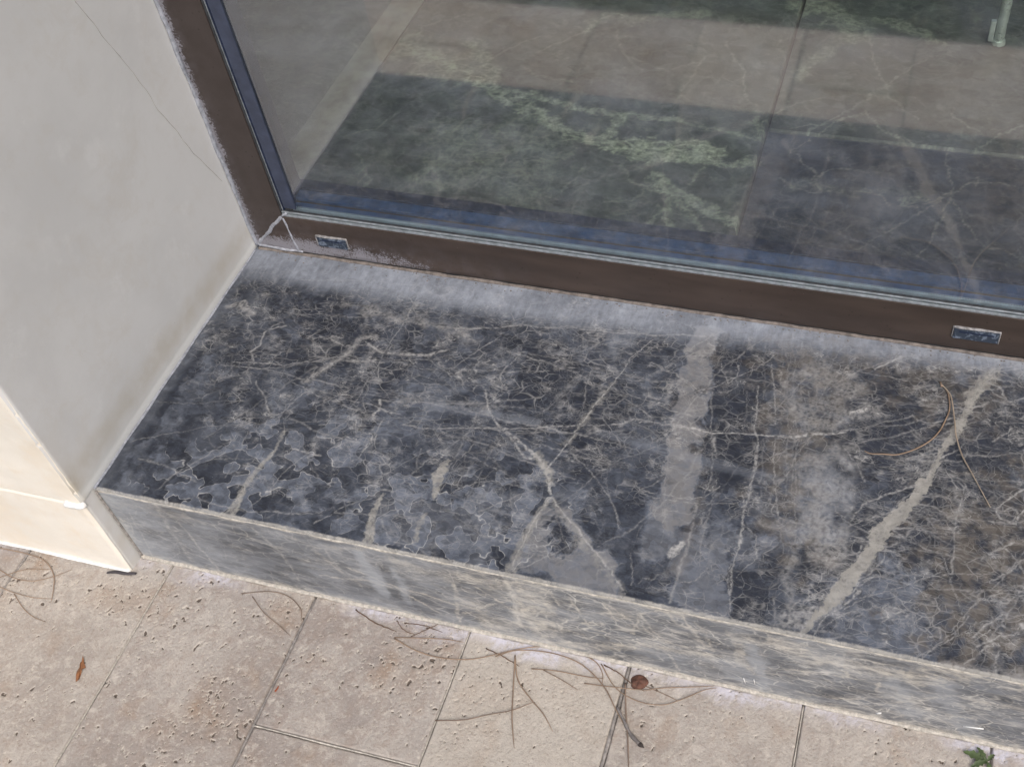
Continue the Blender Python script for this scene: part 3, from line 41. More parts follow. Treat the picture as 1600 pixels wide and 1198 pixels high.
RISER=[('V',0.5,[2,4,3],3,1,[(0.0812,-0.0337),(0.0935,-0.1031),(0.0975,-0.131)]),('V',0.45,2,2,1,[(0.0218,-0.0536),(0.0731,-0.0961),(0.1231,-0.1164)]),('V',0.4,2,2,1,[(0.0245,-0.0349),(0.013,-0.1276)]),('B',0.5,[3,6,3],3,2,[(0.2334,-0.0295),(0.2512,-0.0589),(0.271,-0.084)]),('V',0.4,3,3,1,[(0.1736,-0.0112),(0.1944,-0.0615),(0.1949,-0.1037)]),('V',0.35,5,5,1,[(0.068,0.0007),(0.0639,-0.0484),(0.0665,-0.113)]),('B',0.4,3,2,1,[(0.0552,-0.0034),(0.1023,-0.0223),(0.1533,-0.0312),(0.2023,-0.045)]),('B',0.45,[3,5,8],4,3,[(0.2,-0.0107),(0.2348,-0.0246),(0.2902,-0.0092)]),('V',0.4,2,1,1,[(0.159,-0.038),(0.2038,-0.04),(0.2467,-0.056),(0.2737,-0.0736)]),('V',0.55,10,8,2,[(0.0038,-0.0552),(-0.0027,-0.1088),(-0.0013,-0.1328)]),('B',0.3,16,10,4,[(0.0138,-0.0209),(0.0552,-0.0162),(0.0917,-0.0215)]),('H',0.75,[8,14,12],8,2,[(0.288,-0.0186),(0.2908,-0.0532),(0.2937,-0.0894)]),('H',0.6,[5,8,8],6,2,[(0.317,-0.0343),(0.3214,-0.0598),(0.3193,-0.0985)]),('V',0.4,3,3,1,[(0.2481,-0.0242),(0.2528,-0.0537),(0.2694,-0.0705),(0.2958,-0.0697)]),('B',0.7,[3,4,3],2,1,[(0.3801,-0.0372),(0.3759,-0.0804),(0.3716,-0.1213)]),('V',0.8,[4,6,4],4,1,[(0.4371,-0.0066),(0.4399,-0.0363),(0.4402,-0.0971)]),('B',0.85,[30,36,34],14,5,[(0.4581,-0.0071),(0.4628,-0.0452),(0.4633,-0.1019)]),('B',0.6,[24,20,14],14,5,[(0.3893,-0.0204),(0.4179,-0.0226),(0.447,-0.0202)]),('B',0.6,20,14,5,[(0.3913,-0.0648),(0.4053,-0.1021),(0.4395,-0.0925)]),('B',0.75,[8,10,14,12,8,10],6,4,[(0.3748,-0.1301),(0.4278,-0.1223),(0.4787,-0.1201),(0.5296,-0.1024),(0.5618,-0.0831),(0.624,-0.0743)]),('B',0.45,8,6,4,[(0.3215,-0.0151),(0.3558,-0.0287),(0.3823,-0.0319)]),('B',0.75,2.4,1.6,1.4,[(0.2261,-0.0823),(0.2768,-0.0723),(0.3338,-0.0736),(0.3732,-0.0815)]),('B',0.75,2.4,1.6,1.4,[(0.2616,-0.0505),(0.3089,-0.0693),(0.3524,-0.1094)]),('B',0.75,2.4,1.6,1.4,[(0.4988,-0.0173),(0.5055,-0.046),(0.5152,-0.0699),(0.5317,-0.0723)]),('B',0.75,2.4,1.6,1.4,[(0.5041,-0.0109),(0.5357,-0.0157),(0.5634,-0.0492)]),('B',0.75,2.4,1.6,1.4,[(0.531,-0.0176),(0.5385,-0.0414),(0.5543,-0.0485)]),('B',0.75,2.4,1.6,1.4,[(0.5648,-0.0214),(0.5771,-0.0526),(0.5973,-0.0672),(0.6241,-0.06)]),('B',0.75,2.4,1.6,1.4,[(0.5814,0.0029),(0.5983,-0.0252),(0.6242,-0.0321)]),('B',0.75,2.4,1.6,1.4,[(0.3972,-0.0306),(0.4268,-0.0598),(0.4449,-0.0711)]),('B',0.75,2.4,1.6,1.4,[(0.3805,-0.0978),(0.4163,-0.064),(0.4437,-0.0438)]),('B',0.75,2.4,1.6,1.4,[(0.478,-0.0168),(0.4872,-0.0398),(0.5103,-0.044),(0.5485,-0.0281)]),('B',0.75,2.4,1.6,1.4,[(0.468,-0.0615),(0.4962,-0.0685),(0.5282,-0.0549)]),('B',0.75,2.4,1.6,1.4,[(0.5559,-0.0618),(0.5648,-0.0214),(0.5923,-0.0013)]),('B',0.75,2.4,1.6,1.4,[(0.6031,-0.0055),(0.616,-0.0357),(0.6241,-0.0553)]),('B',0.75,2.4,1.6,1.4,[(0.4554,-0.1053),(0.4825,-0.0839),(0.5065,-0.088)]),('T',-0.45,26,10,4,[(0.4882,-0.0304),(0.531,-0.0176),(0.5579,-0.0243)]),('T',-0.45,26,8,4,[(0.578,-0.0293),(0.6025,-0.037),(0.6242,-0.0413)]),('T',-0.5,14,6,3,[(0.5533,-0.1091),(0.5893,-0.1051),(0.6239,-0.109)]),('T',-0.4,18,8,3,[(0.4685,-0.0997),(0.4933,-0.0987)]),('B',0.75,2.2,1.5,1.2,[(0.5641,-0.0397),(0.5769,-0.062),(0.5975,-0.0671),(0.6431,-0.0704),(0.6546,-0.0845)]),('B',0.75,2.2,1.5,1.2,[(0.6164,-0.0131),(0.6251,-0.0318),(0.6317,-0.0613)]),('B',0.75,2.2,1.5,1.2,[(0.5913,-0.0418),(0.6093,-0.0432),(0.6272,-0.0539)]),('B',0.75,2.2,1.5,1.2,[(0.7408,-0.0487),(0.7535,-0.0475),(0.7601,-0.0731)]),('B',0.75,2.2,1.5,1.2,[(0.7814,-0.0724),(0.7839,-0.0566)]),('B',0.75,2.2,1.5,1.2,[(0.7361,-0.0702),(0.7431,-0.0765)]),('B',0.75,2.2,1.5,1.2,[(0.5764,-0.0766),(0.59,-0.0899),(0.601,-0.1199)]),('B',0.75,[8,14,18,18,26,20,14],8,6,[(0.6492,-0.0258),(0.6837,-0.0241),(0.7183,-0.0313),(0.7607,-0.0347),(0.8121,-0.0334),(0.8426,-0.0096),(0.895,-0.0022)]),('B',0.6,2.2,1.6,1.0,[(0.712,-0.1069),(0.7455,-0.1055),(0.7868,-0.0821),(0.815,-0.0703)]),('B',0.6,2.2,1.6,1.0,[(0.7245,-0.1266),(0.7682,-0.112),(0.7983,-0.0888),(0.8451,-0.0502),(0.8753,-0.0493)]),('B',0.6,2.2,1.6,1.0,[(0.6768,-0.0741),(0.7204,-0.0632),(0.7628,-0.0572),(0.7933,-0.0472)]),('B',0.6,2.2,1.6,1.0,[(0.792,-0.1284),(0.83,-0.0875),(0.8715,-0.0859)]),('B',0.6,2.2,1.6,1.0,[(0.7015,-0.1225),(0.7384,-0.13),(0.7926,-0.1335)]),('B',0.6,[6,10,6],5,3,[(0.6535,-0.0239),(0.6589,-0.0728),(0.6705,-0.0869)]),('H',0.6,10,8,2,[(0.6691,-0.0398),(0.6803,-0.1073)]),('H',0.45,14,14,3,[(0.7947,-0.0418),(0.8161,-0.0948)]),('H',0.45,16,16,3,[(0.8323,-0.0329),(0.8448,-0.0748),(0.8718,-0.1117)]),('H',0.35,30,20,3,[(0.6433,-0.0899),(0.6732,-0.1006)]),('T',-0.35,26,10,4,[(0.5752,-0.1066),(0.6318,-0.1003)]),('T',-0.35,26,12,4,[(0.7109,-0.0873),(0.7552,-0.0905)]),('T',-0.4,20,10,4,[(0.5869,-0.0391),(0.6317,-0.038)])]
FLOOR=[('B',0.8,[8,14,22,26,26,22,18],5,5,[(0.0581,0.4181),(0.1173,0.3866),(0.1775,0.3569),(0.2207,0.3312),(0.2609,0.3114),(0.2998,0.2818),(0.3425,0.2691)]),('B',0.8,[18,14,10,12],5,4,[(0.3418,0.2715),(0.3605,0.285),(0.3643,0.319),(0.3803,0.3323)]),('B',1,[24,44,50,44],5,5,[(0.3651,0.2682),(0.4039,0.2653),(0.4441,0.2676),(0.4956,0.2721)]),('B',0.7,[10,14,12,10,12],5,4,[(0.1775,0.3569),(0.2415,0.3512),(0.3007,0.3343),(0.3477,0.3319),(0.3909,0.3289),(0.4446,0.3331)]),('B',0.55,20,12,6,[(0.1153,0.4517),(0.15,0.4154),(0.1701,0.3782),(0.1308,0.3888)]),('B',0.5,50,30,8,[(0.007,0.4342),(0.0603,0.4125),(0.1085,0.3909)]),('B',0.35,60,30,12,[(0.1603,0.2518),(0.2275,0.1941),(0.1698,0.1739)]),('B',0.3,60,30,12,[(0.2296,0.2642),(0.2886,0.2545),(0.2788,0.1845),(0.2871,0.1306)]),('V',0.5,3,3,2,[(0.348,0.2163),(0.3316,0.1663),(0.3414,0.196)]),('V',0.5,4,3,2,[(0.3944,0.2296),(0.4144,0.2002),(0.4536,0.1891)]),('B',0.5,6,4,3,[(0.4573,0.199),(0.4828,0.1157)]),('B',0.45,4,4,2,[(0.4947,0.2432),(0.4582,0.1454),(0.4374,0.1112)]),('B',0.45,14,10,4,[(0.2627,0.5124),(0.2854,0.5601),(0.3351,0.5488),(0.3752,0.5741),(0.4221,0.5814)]),('V',0.45,4,3,2,[(0.2103,0.4491),(0.2524,0.4984),(0.2869,0.5413)]),('V',0.4,3,3,2,[(0.3441,0.4592),(0.4014,0.4341),(0.446,0.4702)]),('V',0.45,3,3,2,[(0.148,0.421),(0.1824,0.4687),(0.2077,0.4912)]),('V',0.45,3,3,2,[(0.1991,0.4177),(0.228,0.3936),(0.2838,0.3917)]),('V',0.45,3,3,2,[(0.2989,0.5369),(0.3312,0.4689),(0.3657,0.4281)]),('V',0.45,3,3,2,[(-0.1018,0.5264),(-0.0259,0.4227),(0.0129,0.3927)]),('V',0.45,3,3,2,[(-0.1294,0.4563),(-0.0517,0.4123),(-0.0082,0.4255)]),('V',0.45,3,3,2,[(0.4329,0.384),(0.44,0.4406),(0.4448,0.4758)]),('V',0.45,3,3,2,[(0.0407,0.4153),(0.02,0.4864),(0.0731,0.527)]),('V',0.45,3,3,2,[(0.013,0.2256),(0.0508,0.2428),(0.0689,0.2832)]),('V',0.45,3,3,2,[(0.049,0.1911),(0.0851,0.139),(0.0835,0.1198)]),('V',0.45,3,3,2,[(0.389,0.1589),(0.4223,0.1697),(0.4436,0.2056)]),('V',0.45,3,3,2,[(0.4541,0.1622),(0.4919,0.1518),(0.5188,0.1312)]),('B',0.75,[24,22,20,16],5,4,[(0.4387,0.2141),(0.4682,0.1919),(0.5081,0.1725),(0.5532,0.1506)]),('B',0.6,6,4,3,[(0.4617,0.1816),(0.4803,0.1152)]),('B',0.55,8,5,3,[(0.4817,0.1719),(0.5117,0.1426),(0.5296,0.1122)]),('B',0.7,[12,10,14],5,3,[(0.4811,0.2695),(0.5182,0.2522),(0.5543,0.2684)]),('B',0.5,6,5,3,[(0.3899,0.334),(0.4387,0.3321),(0.4888,0.3205),(0.5524,0.3118)]),('V',0.5,4,3,2,[(0.4639,0.5202),(0.5042,0.4513),(0.5204,0.383),(0.5368,0.3806)]),('B',0.5,10,8,4,[(0.5365,0.3648),(0.5507,0.3214)]),('B',0.5,40,20,6,[(0.5576,0.6279),(0.593,0.6206),(0.6317,0.5833),(0.6412,0.5607)]),('B',0.45,16,10,4,[(0.6347,0.5597),(0.5861,0.4876),(0.5786,0.4526)]),('B',0.5,16,10,4,[(0.6693,0.6015),(0.7201,0.5853),(0.7542,0.5612)]),('V',0.55,2.6,2,1.4,[(0.5916,0.2424),(0.6122,0.2234),(0.6548,0.2268)]),('V',0.55,2.6,2,1.4,[(0.6826,0.2321),(0.7108,0.2329),(0.7295,0.2144),(0.7567,0.2196)]),('V',0.55,2.6,2,1.4,[(0.7567,0.2196),(0.7926,0.2526),(0.816,0.2749),(0.857,0.278)]),('V',0.55,2.6,2,1.4,[(0.7788,0.3235),(0.7935,0.2396),(0.7728,0.1596),(0.7586,0.1128)]),('V',0.55,2.6,2,1.4,[(0.6926,0.1317),(0.7406,0.1866),(0.7926,0.2526)]),('V',0.55,2.6,2,1.4,[(0.5926,0.2897),(0.6262,0.3449),(0.6714,0.3935)]),('V',0.55,2.6,2,1.4,[(0.6041,0.3309),(0.6612,0.4021),(0.7357,0.518)]),('V',0.55,2.6,2,1.4,[(0.6714,0.3935),(0.6997,0.3579),(0.7431,0.3362),(0.7866,0.3344)]),('V',0.55,2.6,2,1.4,[(0.6611,0.558),(0.671,0.5016),(0.7009,0.43),(0.7386,0.3848)]),('V',0.55,2.6,2,1.4,[(0.8126,0.3296),(0.8416,0.3733),(0.8685,0.3977)]),('V',0.55,2.6,2,1.4,[(0.6042,0.2918),(0.6342,0.2502),(0.6437,0.2248)]),('V',0.55,2.6,2,1.4,[(0.6101,0.2185),(0.6486,0.2715),(0.6922,0.2702)]),('V',0.55,2.6,2,1.4,[(0.664,0.122),(0.6762,0.1123)]),('V',0.55,2.6,2,1.4,[(0.8182,0.2843),(0.8165,0.266)]),('V',0.55,2.6,2,1.4,[(0.678,0.3895),(0.6248,0.3547),(0.5847,0.3375)]),('V',0.55,2.6,2,1.4,[(0.7784,0.407),(0.8188,0.3692)]),('V',0.55,2.6,2,1.4,[(0.7932,0.2439),(0.8248,0.1737),(0.8769,0.1519)]),('V',0.55,2.6,2,1.4,[(0.5471,0.341),(0.5712,0.3813),(0.616,0.4155)]),('B',0.8,[8,16,12],4,4,[(0.7337,0.2283),(0.7422,0.2264),(0.7555,0.2324)]),('B',0.45,8,6,3,[(0.6087,0.2272),(0.6179,0.2426),(0.666,0.2289)]),('B',0.4,10,8,3,[(0.6826,0.2321),(0.7236,0.2442),(0.7606,0.2378)]),('T',0.3,80,40,8,[(0.5652,0.4175),(0.6599,0.4124),(0.7845,0.3631)]),('T',-0.5,150,60,8,[(0.6186,0.2754),(0.7011,0.319),(0.8464,0.2716)]),('T',-0.4,150,60,8,[(0.6102,0.1488),(0.7454,0.1666),(0.8507,0.1788)])]
CRACK=[(-0.0968,0.3875),(-0.0959,0.3832),(-0.0873,0.3572),(-0.0828,0.337),(-0.071,0.3042),(-0.0605,0.2663),(-0.0571,0.2401),(-0.0443,0.2036),(-0.0348,0.1687),(-0.0181,0.131),(-0.0055,0.0989)]
NEEDLES=[(1.5,0,[(-0.1839,-0.3906),(-0.1665,-0.3882),(-0.1291,-0.3876),(-0.1047,-0.3914),(-0.0855,-0.404),(-0.0751,-0.4198),(-0.0691,-0.4333)]),(1.1,1,[(-0.1712,-0.4082),(-0.1493,-0.4125),(-0.1267,-0.4181),(-0.1031,-0.4166),(-0.0851,-0.407),(-0.0695,-0.3935)]),(1.1,1,[(-0.1533,-0.4288),(-0.1366,-0.4173),(-0.1171,-0.4051),(-0.0921,-0.3988)]),(1.1,0,[(-0.1624,-0.4248),(-0.1362,-0.431),(-0.1158,-0.4338),(-0.0913,-0.4341),(-0.0695,-0.4305)]),(1.0,1,[(-0.1149,-0.4351),(-0.0938,-0.448),(-0.0774,-0.4544),(-0.0612,-0.4564)]),(1.2,2,[(0.1296,-0.3777),(0.1578,-0.3688),(0.1807,-0.3694),(0.1995,-0.3795),(0.2069,-0.3921)]),(1.0,2,[(0.1427,-0.3782),(0.1645,-0.3934),(0.1859,-0.4027),(0.2037,-0.4111)]),(1.5,3,[(0.2576,-0.3674),(0.2835,-0.3769),(0.3092,-0.3807)]),(1.3,0,[(0.3094,-0.3876),(0.3316,-0.3837),(0.361,-0.3782),(0.381,-0.3762)]),(1.5,0,[(0.3099,-0.3888),(0.3366,-0.3962),(0.3633,-0.3979),(0.3923,-0.3929),(0.4144,-0.3831),(0.4316,-0.3737),(0.454,-0.3644),(0.4779,-0.36),(0.5008,-0.3613),(0.5172,-0.3667),(0.5261,-0.3764),(0.5288,-0.3861)]),(1.5,0,[(0.4172,-0.3838),(0.4363,-0.3726),(0.4677,-0.3678),(0.496,-0.3704),(0.5158,-0.3788),(0.5342,-0.3925),(0.5484,-0.4092),(0.565,-0.4273)]),(1.5,0,[(0.4361,-0.378),(0.4462,-0.4136),(0.4544,-0.4418),(0.4652,-0.4684)]),(1.4,0,[(0.4369,-0.3805),(0.4476,-0.4029),(0.4665,-0.4189),(0.4822,-0.4301),(0.4958,-0.4441)]),(1.4,2,[(0.3822,-0.4605),(0.4095,-0.4539),(0.4306,-0.4439),(0.4517,-0.4338),(0.4684,-0.421)]),(1.2,1,[(0.4564,-0.3877),(0.4804,-0.3847),(0.5122,-0.3836),(0.5286,-0.381)]),(1.1,2,[(0.4684,-0.3862),(0.4903,-0.3927),(0.508,-0.3987)]),(1.2,0,[(0.5116,-0.3902),(0.5355,-0.3883),(0.5704,-0.3838),(0.5858,-0.3781),(0.6253,-0.3668),(0.6348,-0.3638)]),(1.2,0,[(0.5222,-0.3668),(0.5426,-0.3879),(0.5664,-0.3961),(0.5898,-0.3947),(0.6065,-0.3852),(0.6261,-0.3704),(0.6374,-0.3652)]),(1.4,3,[(0.5249,-0.3675),(0.541,-0.3728),(0.555,-0.3798),(0.5707,-0.385)]),(1.7,2,[(0.5504,-0.3809),(0.5578,-0.4069),(0.5668,-0.4341),(0.5771,-0.4691)]),(1.1,2,[(0.5692,-0.379),(0.5919,-0.3837),(0.6045,-0.3869)]),(1.1,3,[(0.3128,-0.3701),(0.3333,-0.368),(0.3557,-0.3711)]),(1.0,3,[(0.3045,-0.3692),(0.316,-0.3777),(0.3301,-0.3799)]),(1.0,3,[(0.3258,-0.3823),(0.3378,-0.3726),(0.3494,-0.3615)]),(1.3,3,[(0.4047,-0.3774),(0.4243,-0.3821),(0.444,-0.3881)])]
SILLNEEDLES=[[(0.8029,-0.0493),(0.8113,-0.0606),(0.8148,-0.071),(0.8195,-0.0989),(0.8221,-0.116),(0.8288,-0.1369),(0.8404,-0.1579),(0.8587,-0.191)],[(0.8029,-0.0493),(0.809,-0.0574),(0.8116,-0.0643),(0.8136,-0.0822),(0.8102,-0.0991),(0.806,-0.1125),(0.7979,-0.1265),(0.7846,-0.1398),(0.7696,-0.1491),(0.7566,-0.1511),(0.7449,-0.1528),(0.7386,-0.1507)]]
MISC={'twig':[(0.5488,-0.4066),(0.5593,-0.4189),(0.5678,-0.429),(0.5778,-0.4362),(0.5841,-0.4399)],'disc':(0.5631,-0.3766),'leaf':[(0.0022,-0.4817),(0.0113,-0.4924),(0.0099,-0.4981),(0.013,-0.5073),(0.0102,-0.5088),(0.0047,-0.498),(0.0041,-0.49)],'weed':(0.882,-0.3749),'strip':[(-0.028,-0.3871),(-0.0189,-0.3839),(-0.0077,-0.3831),(0.0047,-0.3806)],'red':(0.215,-0.47),'lint':[(0.8628,-0.1034),(0.88,-0.0996)],'lint2':[(0.7862,-0.1164),(0.791,-0.1125)],'drip':[(0.6621,-0.1035),(0.6642,-0.1133)],'drip2':[(0.6718,-0.1015),(0.6733,-0.1116)],'weedleft':(0.896,-0.3763)}

# ------------------------------------------------------------------ numpy noise
_rs = np.random.RandomState(7)
_perm = _rs.permutation(4096); _ang = _rs.rand(4096) * 2 * np.pi
_gx, _gy = np.cos(_ang), np.sin(_ang)
def perlin(x, y, seed=0):
    xi = np.floor(x).astype(np.int64); yi = np.floor(y).astype(np.int64); xf = x - xi; yf = y - yi
    u = xf * xf * xf * (xf * (xf * 6 - 15) + 10); v = yf * yf * yf * (yf * (yf * 6 - 15) + 10)
    def g(ix, iy, fx, fy):
        k = _perm[(_perm[(ix + seed * 131) & 4095] + iy) & 4095]
        return _gx[k] * fx + _gy[k] * fy
    a = g(xi, yi, xf, yf); b = g(xi + 1, yi, xf - 1, yf); c = g(xi, yi + 1, xf, yf - 1); d = g(xi + 1, yi + 1, xf - 1, yf - 1)
    return ((a + (b - a) * u) * (1 - v) + (c + (d - c) * u) * v) * 1.5
def fbm(x, y, f, octv=3, seed=0):
    s = 0; a = 1; t = 0
    for o in range(octv):
        s = s + a * perlin(x * f + o * 17.3, y * f - o * 9.1, seed + o); t += a; a *= .5; f *= 2.03
    return s / t
def sstep(a, b, x):
    t = np.clip((x - a) / (b - a), 0, 1); return t * t * (3 - 2 * t)

def masks(us, vs, strokes, chans, rnd=None, wamp=.0028):
    """us, vs: sorted 1d coordinates (m). Returns {chan: (nv, nu) array} of the vein and tone layout of one slab."""
    U, V = np.meshgrid(us, vs)
    n1 = perlin(U * 45, V * 45, 3); n2 = perlin(U * 45, V * 45, 9); n3 = fbm(U, V, 170, 2, 5); n4 = fbm(U, V, 170, 2, 12)
    Uw = U + n1 * wamp * .8 + n3 * wamp * .55; Vw = V + n2 * wamp * .8 + n4 * wamp * .55
    fr = fbm(U, V, 260, 3, 21); frL = fbm(U, V, 42, 4, 25); wn = .75 + .8 * perlin(U * 60, V * 60, 31)
    out = {c: np.zeros(U.shape, np.float32) for c in chans}
    allst = list(strokes) + (rnd or [])
    for ch, amp, wd, soft, fray, pts in allst:
        P = np.array(pts, float); n = len(P)
        W = np.full(n, wd, float) if np.isscalar(wd) else np.interp(np.linspace(0, 1, n), np.linspace(0, 1, len(wd)), wd)
        W = W * (.40e-3 if ch == 'V' and soft < 4 else .5e-3) + .00010; amp = min(.97, amp * 1.12) if ch == 'V' else amp; soft = soft * 1e-3; fr_ = fray * 1e-3
        dst = out[ch]
        for k in range(n - 1):
            a, b = P[k], P[k + 1]; m = max(W[k], W[k + 1]) * 1.6 + soft + fr_ * 2 + .006
            i0, i1 = np.searchsorted(us, [min(a[0], b[0]) - m, max(a[0], b[0]) + m]); j0, j1 = np.searchsorted(vs, [min(a[1], b[1]) - m, max(a[1], b[1]) + m])
            if i1 <= i0 or j1 <= j0: continue
            S = (slice(j0, j1), slice(i0, i1)); du, dv = Uw[S] - a[0], Vw[S] - a[1]; e = b - a; L2 = max(e @ e, 1e-12)
            t = np.clip((du * e[0] + dv * e[1]) / L2, 0, 1); d = np.hypot(du - t * e[0], dv - t * e[1])
            soft_ = soft
            if soft >= .008: d = d + frL[S] * soft * 1.3
            d = d - (W[k] + (W[k + 1] - W[k]) * t) * np.clip(.6 + .4 * wn[S], .35, 1.4) + fr[S] * fr_ * 1.6
            val = 1 - sstep(-soft * .35, soft * .65, d)
            if ch == 'V': val = val * np.clip(.74 + 1.5 * fr[S] + .5 * n3[S], .10, 1)
            elif ch == 'B': val = val * np.clip(.97 + .7 * fr[S], .5, 1)
            if amp >= 0: np.maximum(dst[S], (amp * val).astype(np.float32), out=dst[S]) if ch != 'T' else dst.__setitem__(S, np.where(amp * val > dst[S], amp * val, dst[S]))
            else: dst[S] = np.where(amp * val < dst[S] * (1 if ch == 'T' else 1) - 0 * dst[S], np.where(dst[S] > 0, dst[S] * (1 - val) + amp * val, amp * val), dst[S])
    return U, V, out

def walkers(rng, n, u0, u1, v0, v1, mean_ang, spread, amp=(.15, .4), wid=(.5, 1.1), steps=(6, 22), weight=None):
    L = []
    while len(L) < n:
        x, y = rng.uniform(u0, u1), rng.uniform(v0, v1)
        if weight and rng.random() > weight(x, y): continue
        a = mean_ang + rng.gauss(0, spread); a += math.pi if rng.random() < .5 else 0; pts = [(x, y)]
        for s_ in range(rng.randint(*steps)):
            a += rng.gauss(0, .16) if rng.random() < .8 else rng.gauss(0, .7); st = rng.uniform(.002, .007); x += math.cos(a) * st; y += math.sin(a) * st; pts.append((x, y))
        A = rng.uniform(*amp) * (.55 + .45 * rng.random()); h_ = max(2, len(pts) // 3); wv_ = rng.uniform(*wid)
        L.append(('V', A, [wv_ * .4, wv_, wv_ * 1.2, wv_ * .5, wv_ * .2], 1.1, .5, pts)); L.append(('V', A * 1.35, wv_, 1.2, .7, pts[h_:2 * h_ + 1]))
        if rng.random() < .5:
            k = rng.randrange(len(pts)); x, y = pts[k]; a2 = a + rng.choice((-1, 1)) * rng.uniform(.5, 1.3); q = [(x, y)]
            for s_ in range(rng.randint(3, 9)):
                a2 += rng.gauss(0, .4); x += math.cos(a2) * .004; y += math.sin(a2) * .004; q.append((x, y))
            L.append(('V', A * .8, .6, 1.0, .5, q))
    return L

# ------------------------------------------------------------------ mesh helpers
def newobj(name, me, mat, parent=None, props=None):
    o = bpy.data.objects.new(name, me); COL.objects.link(o)
    if mat: me.materials.append(mat)
    if parent: o.parent = parent
    if props:
        for k, v in props.items(): o[k] = v
    return o
def thing(name, label, cat, loc=(0, 0, 0), group=None):
    o = bpy.data.objects.new(name, None); COL.objects.link(o); o.location = loc; o.empty_display_size = .05
    o['label'] = label; o['category'] = cat
    if group: o['group'] = group
    return o
def grid(name, X, Y, Z, mat, attrs=None, parent=None, props=None, smooth=True, flip=False):
    nv, nu = X.shape
    co = np.stack([X, Y, Z], -1).astype(np.float32).reshape(-1)
    i = np.arange(nv * nu).reshape(nv, nu)
    q = [i[:-1, :-1], i[:-1, 1:], i[1:, 1:], i[1:, :-1]]
    if flip: q = q[::-1]
    F = np.stack(q, -1).reshape(-1, 4); nf = len(F)
    me = bpy.data.meshes.new(name); me.vertices.add(nv * nu); me.vertices.foreach_set('co', co)
    me.loops.add(nf * 4); me.loops.foreach_set('vertex_index', F.reshape(-1).astype(np.int32))
    me.polygons.add(nf); me.polygons.foreach_set('loop_start', np.arange(0, nf * 4, 4, dtype=np.int32)); me.polygons.foreach_set('loop_total', np.full(nf, 4, np.int32))
    me.update(calc_edges=True)
    me.polygons.foreach_set('use_smooth', np.full(nf, smooth))
    for an, arr in (attrs or {}).items():
        a = me.attributes.new(an, 'FLOAT_COLOR', 'POINT'); a.data.foreach_set('color', np.stack(arr, -1).astype(np.float32).reshape(-1))
    return newobj(name, me, mat, parent, props)
def from_bm(name, bm, mat, parent=None, smooth=False, props=None, bevel=0, segs=2):
    if bevel:
        bmesh.ops.bevel(bm, geom=[e for e in bm.edges], offset=bevel, segments=segs, affect='EDGES', profile=.6)
    bmesh.ops.recalc_face_normals(bm, faces=bm.faces)
    me = bpy.data.meshes.new(name); bm.to_mesh(me); bm.free()
    if smooth:
        for p in me.polygons: p.use_smooth = True
    return newobj(name, me, mat, parent, props)
def bbox(bm, x0, x1, y0, y1, z0, z1):
    vs = [bm.verts.new(p) for p in [(x0, y0, z0), (x1, y0, z0), (x1, y1, z0), (x0, y1, z0), (x0, y0, z1), (x1, y0, z1), (x1, y1, z1), (x0, y1, z1)]]
    for f in [(0, 3, 2, 1), (4, 5, 6, 7), (0, 1, 5, 4), (1, 2, 6, 5), (2, 3, 7, 6), (3, 0, 4, 7)]: bm.faces.new([vs[i] for i in f])
def box(name, x0, x1, y0, y1, z0, z1, mat, parent=None, bevel=0, props=None, segs=2):
    bm = bmesh.new(); bbox(bm, x0, x1, y0, y1, z0, z1); return from_bm(name, bm, mat, parent, props=props, bevel=bevel, segs=segs)
def prism(name, poly, y0, y1, mat, parent=None, bevel=0, axis='y', props=None):
    bm = bmesh.new()
    def P(a, b, t): return (a, t, b) if axis == 'y' else (t, a, b)
    A = [bm.verts.new(P(a, b, y0)) for a, b in poly]; B = [bm.verts.new(P(a, b, y1)) for a, b in poly]; n = len(poly)
    bm.faces.new(A); bm.faces.new(B[::-1])
    for i in range(n): bm.faces.new((A[i], B[i], B[(i + 1) % n], A[(i + 1) % n]))
    return from_bm(name, bm, mat, parent, bevel=bevel, props=props)
def catmull(pts, k=6):
    P = [Vector(p) for p in pts]; P = [P[0] * 2 - P[1]] + P + [P[-1] * 2 - P[-2]]; o = []
    for i in range(1, len(P) - 2):
        for j in range(k):
            t = j / k; a, b, c, d = P[i - 1:i + 3]
            o.append(.5 * ((2 * b) + (c - a) * t + (2 * a - 5 * b + 4 * c - d) * t * t + (3 * b - a - 3 * c + d) * t ** 3))
    o.append(P[-2]); return o
def tube(bm, pts, rad, seg=6, flat=1.0):
    n = len(pts); rings = []
    for i, p in enumerate(pts):
        t = (pts[min(i + 1, n - 1)] - pts[max(i - 1, 0)]).normalized(); up = Vector((0, 0, 1)) if abs(t.z) < .9 else Vector((1, 0, 0))
        s = t.cross(up).normalized(); u = s.cross(t); r = rad(i / (n - 1)) if callable(rad) else rad
        rings.append([bm.verts.new(p + s * math.cos(a) * r + u * math.sin(a) * r * flat) for a in [2 * math.pi * k / seg for k in range(seg)]])
    for i in range(n - 1):
        for k in range(seg): bm.faces.new((rings[i][k], rings[i][(k + 1) % seg], rings[i + 1][(k + 1) % seg], rings[i + 1][k]))
    bm.faces.new(rings[0][::-1]); bm.faces.new(rings[-1])
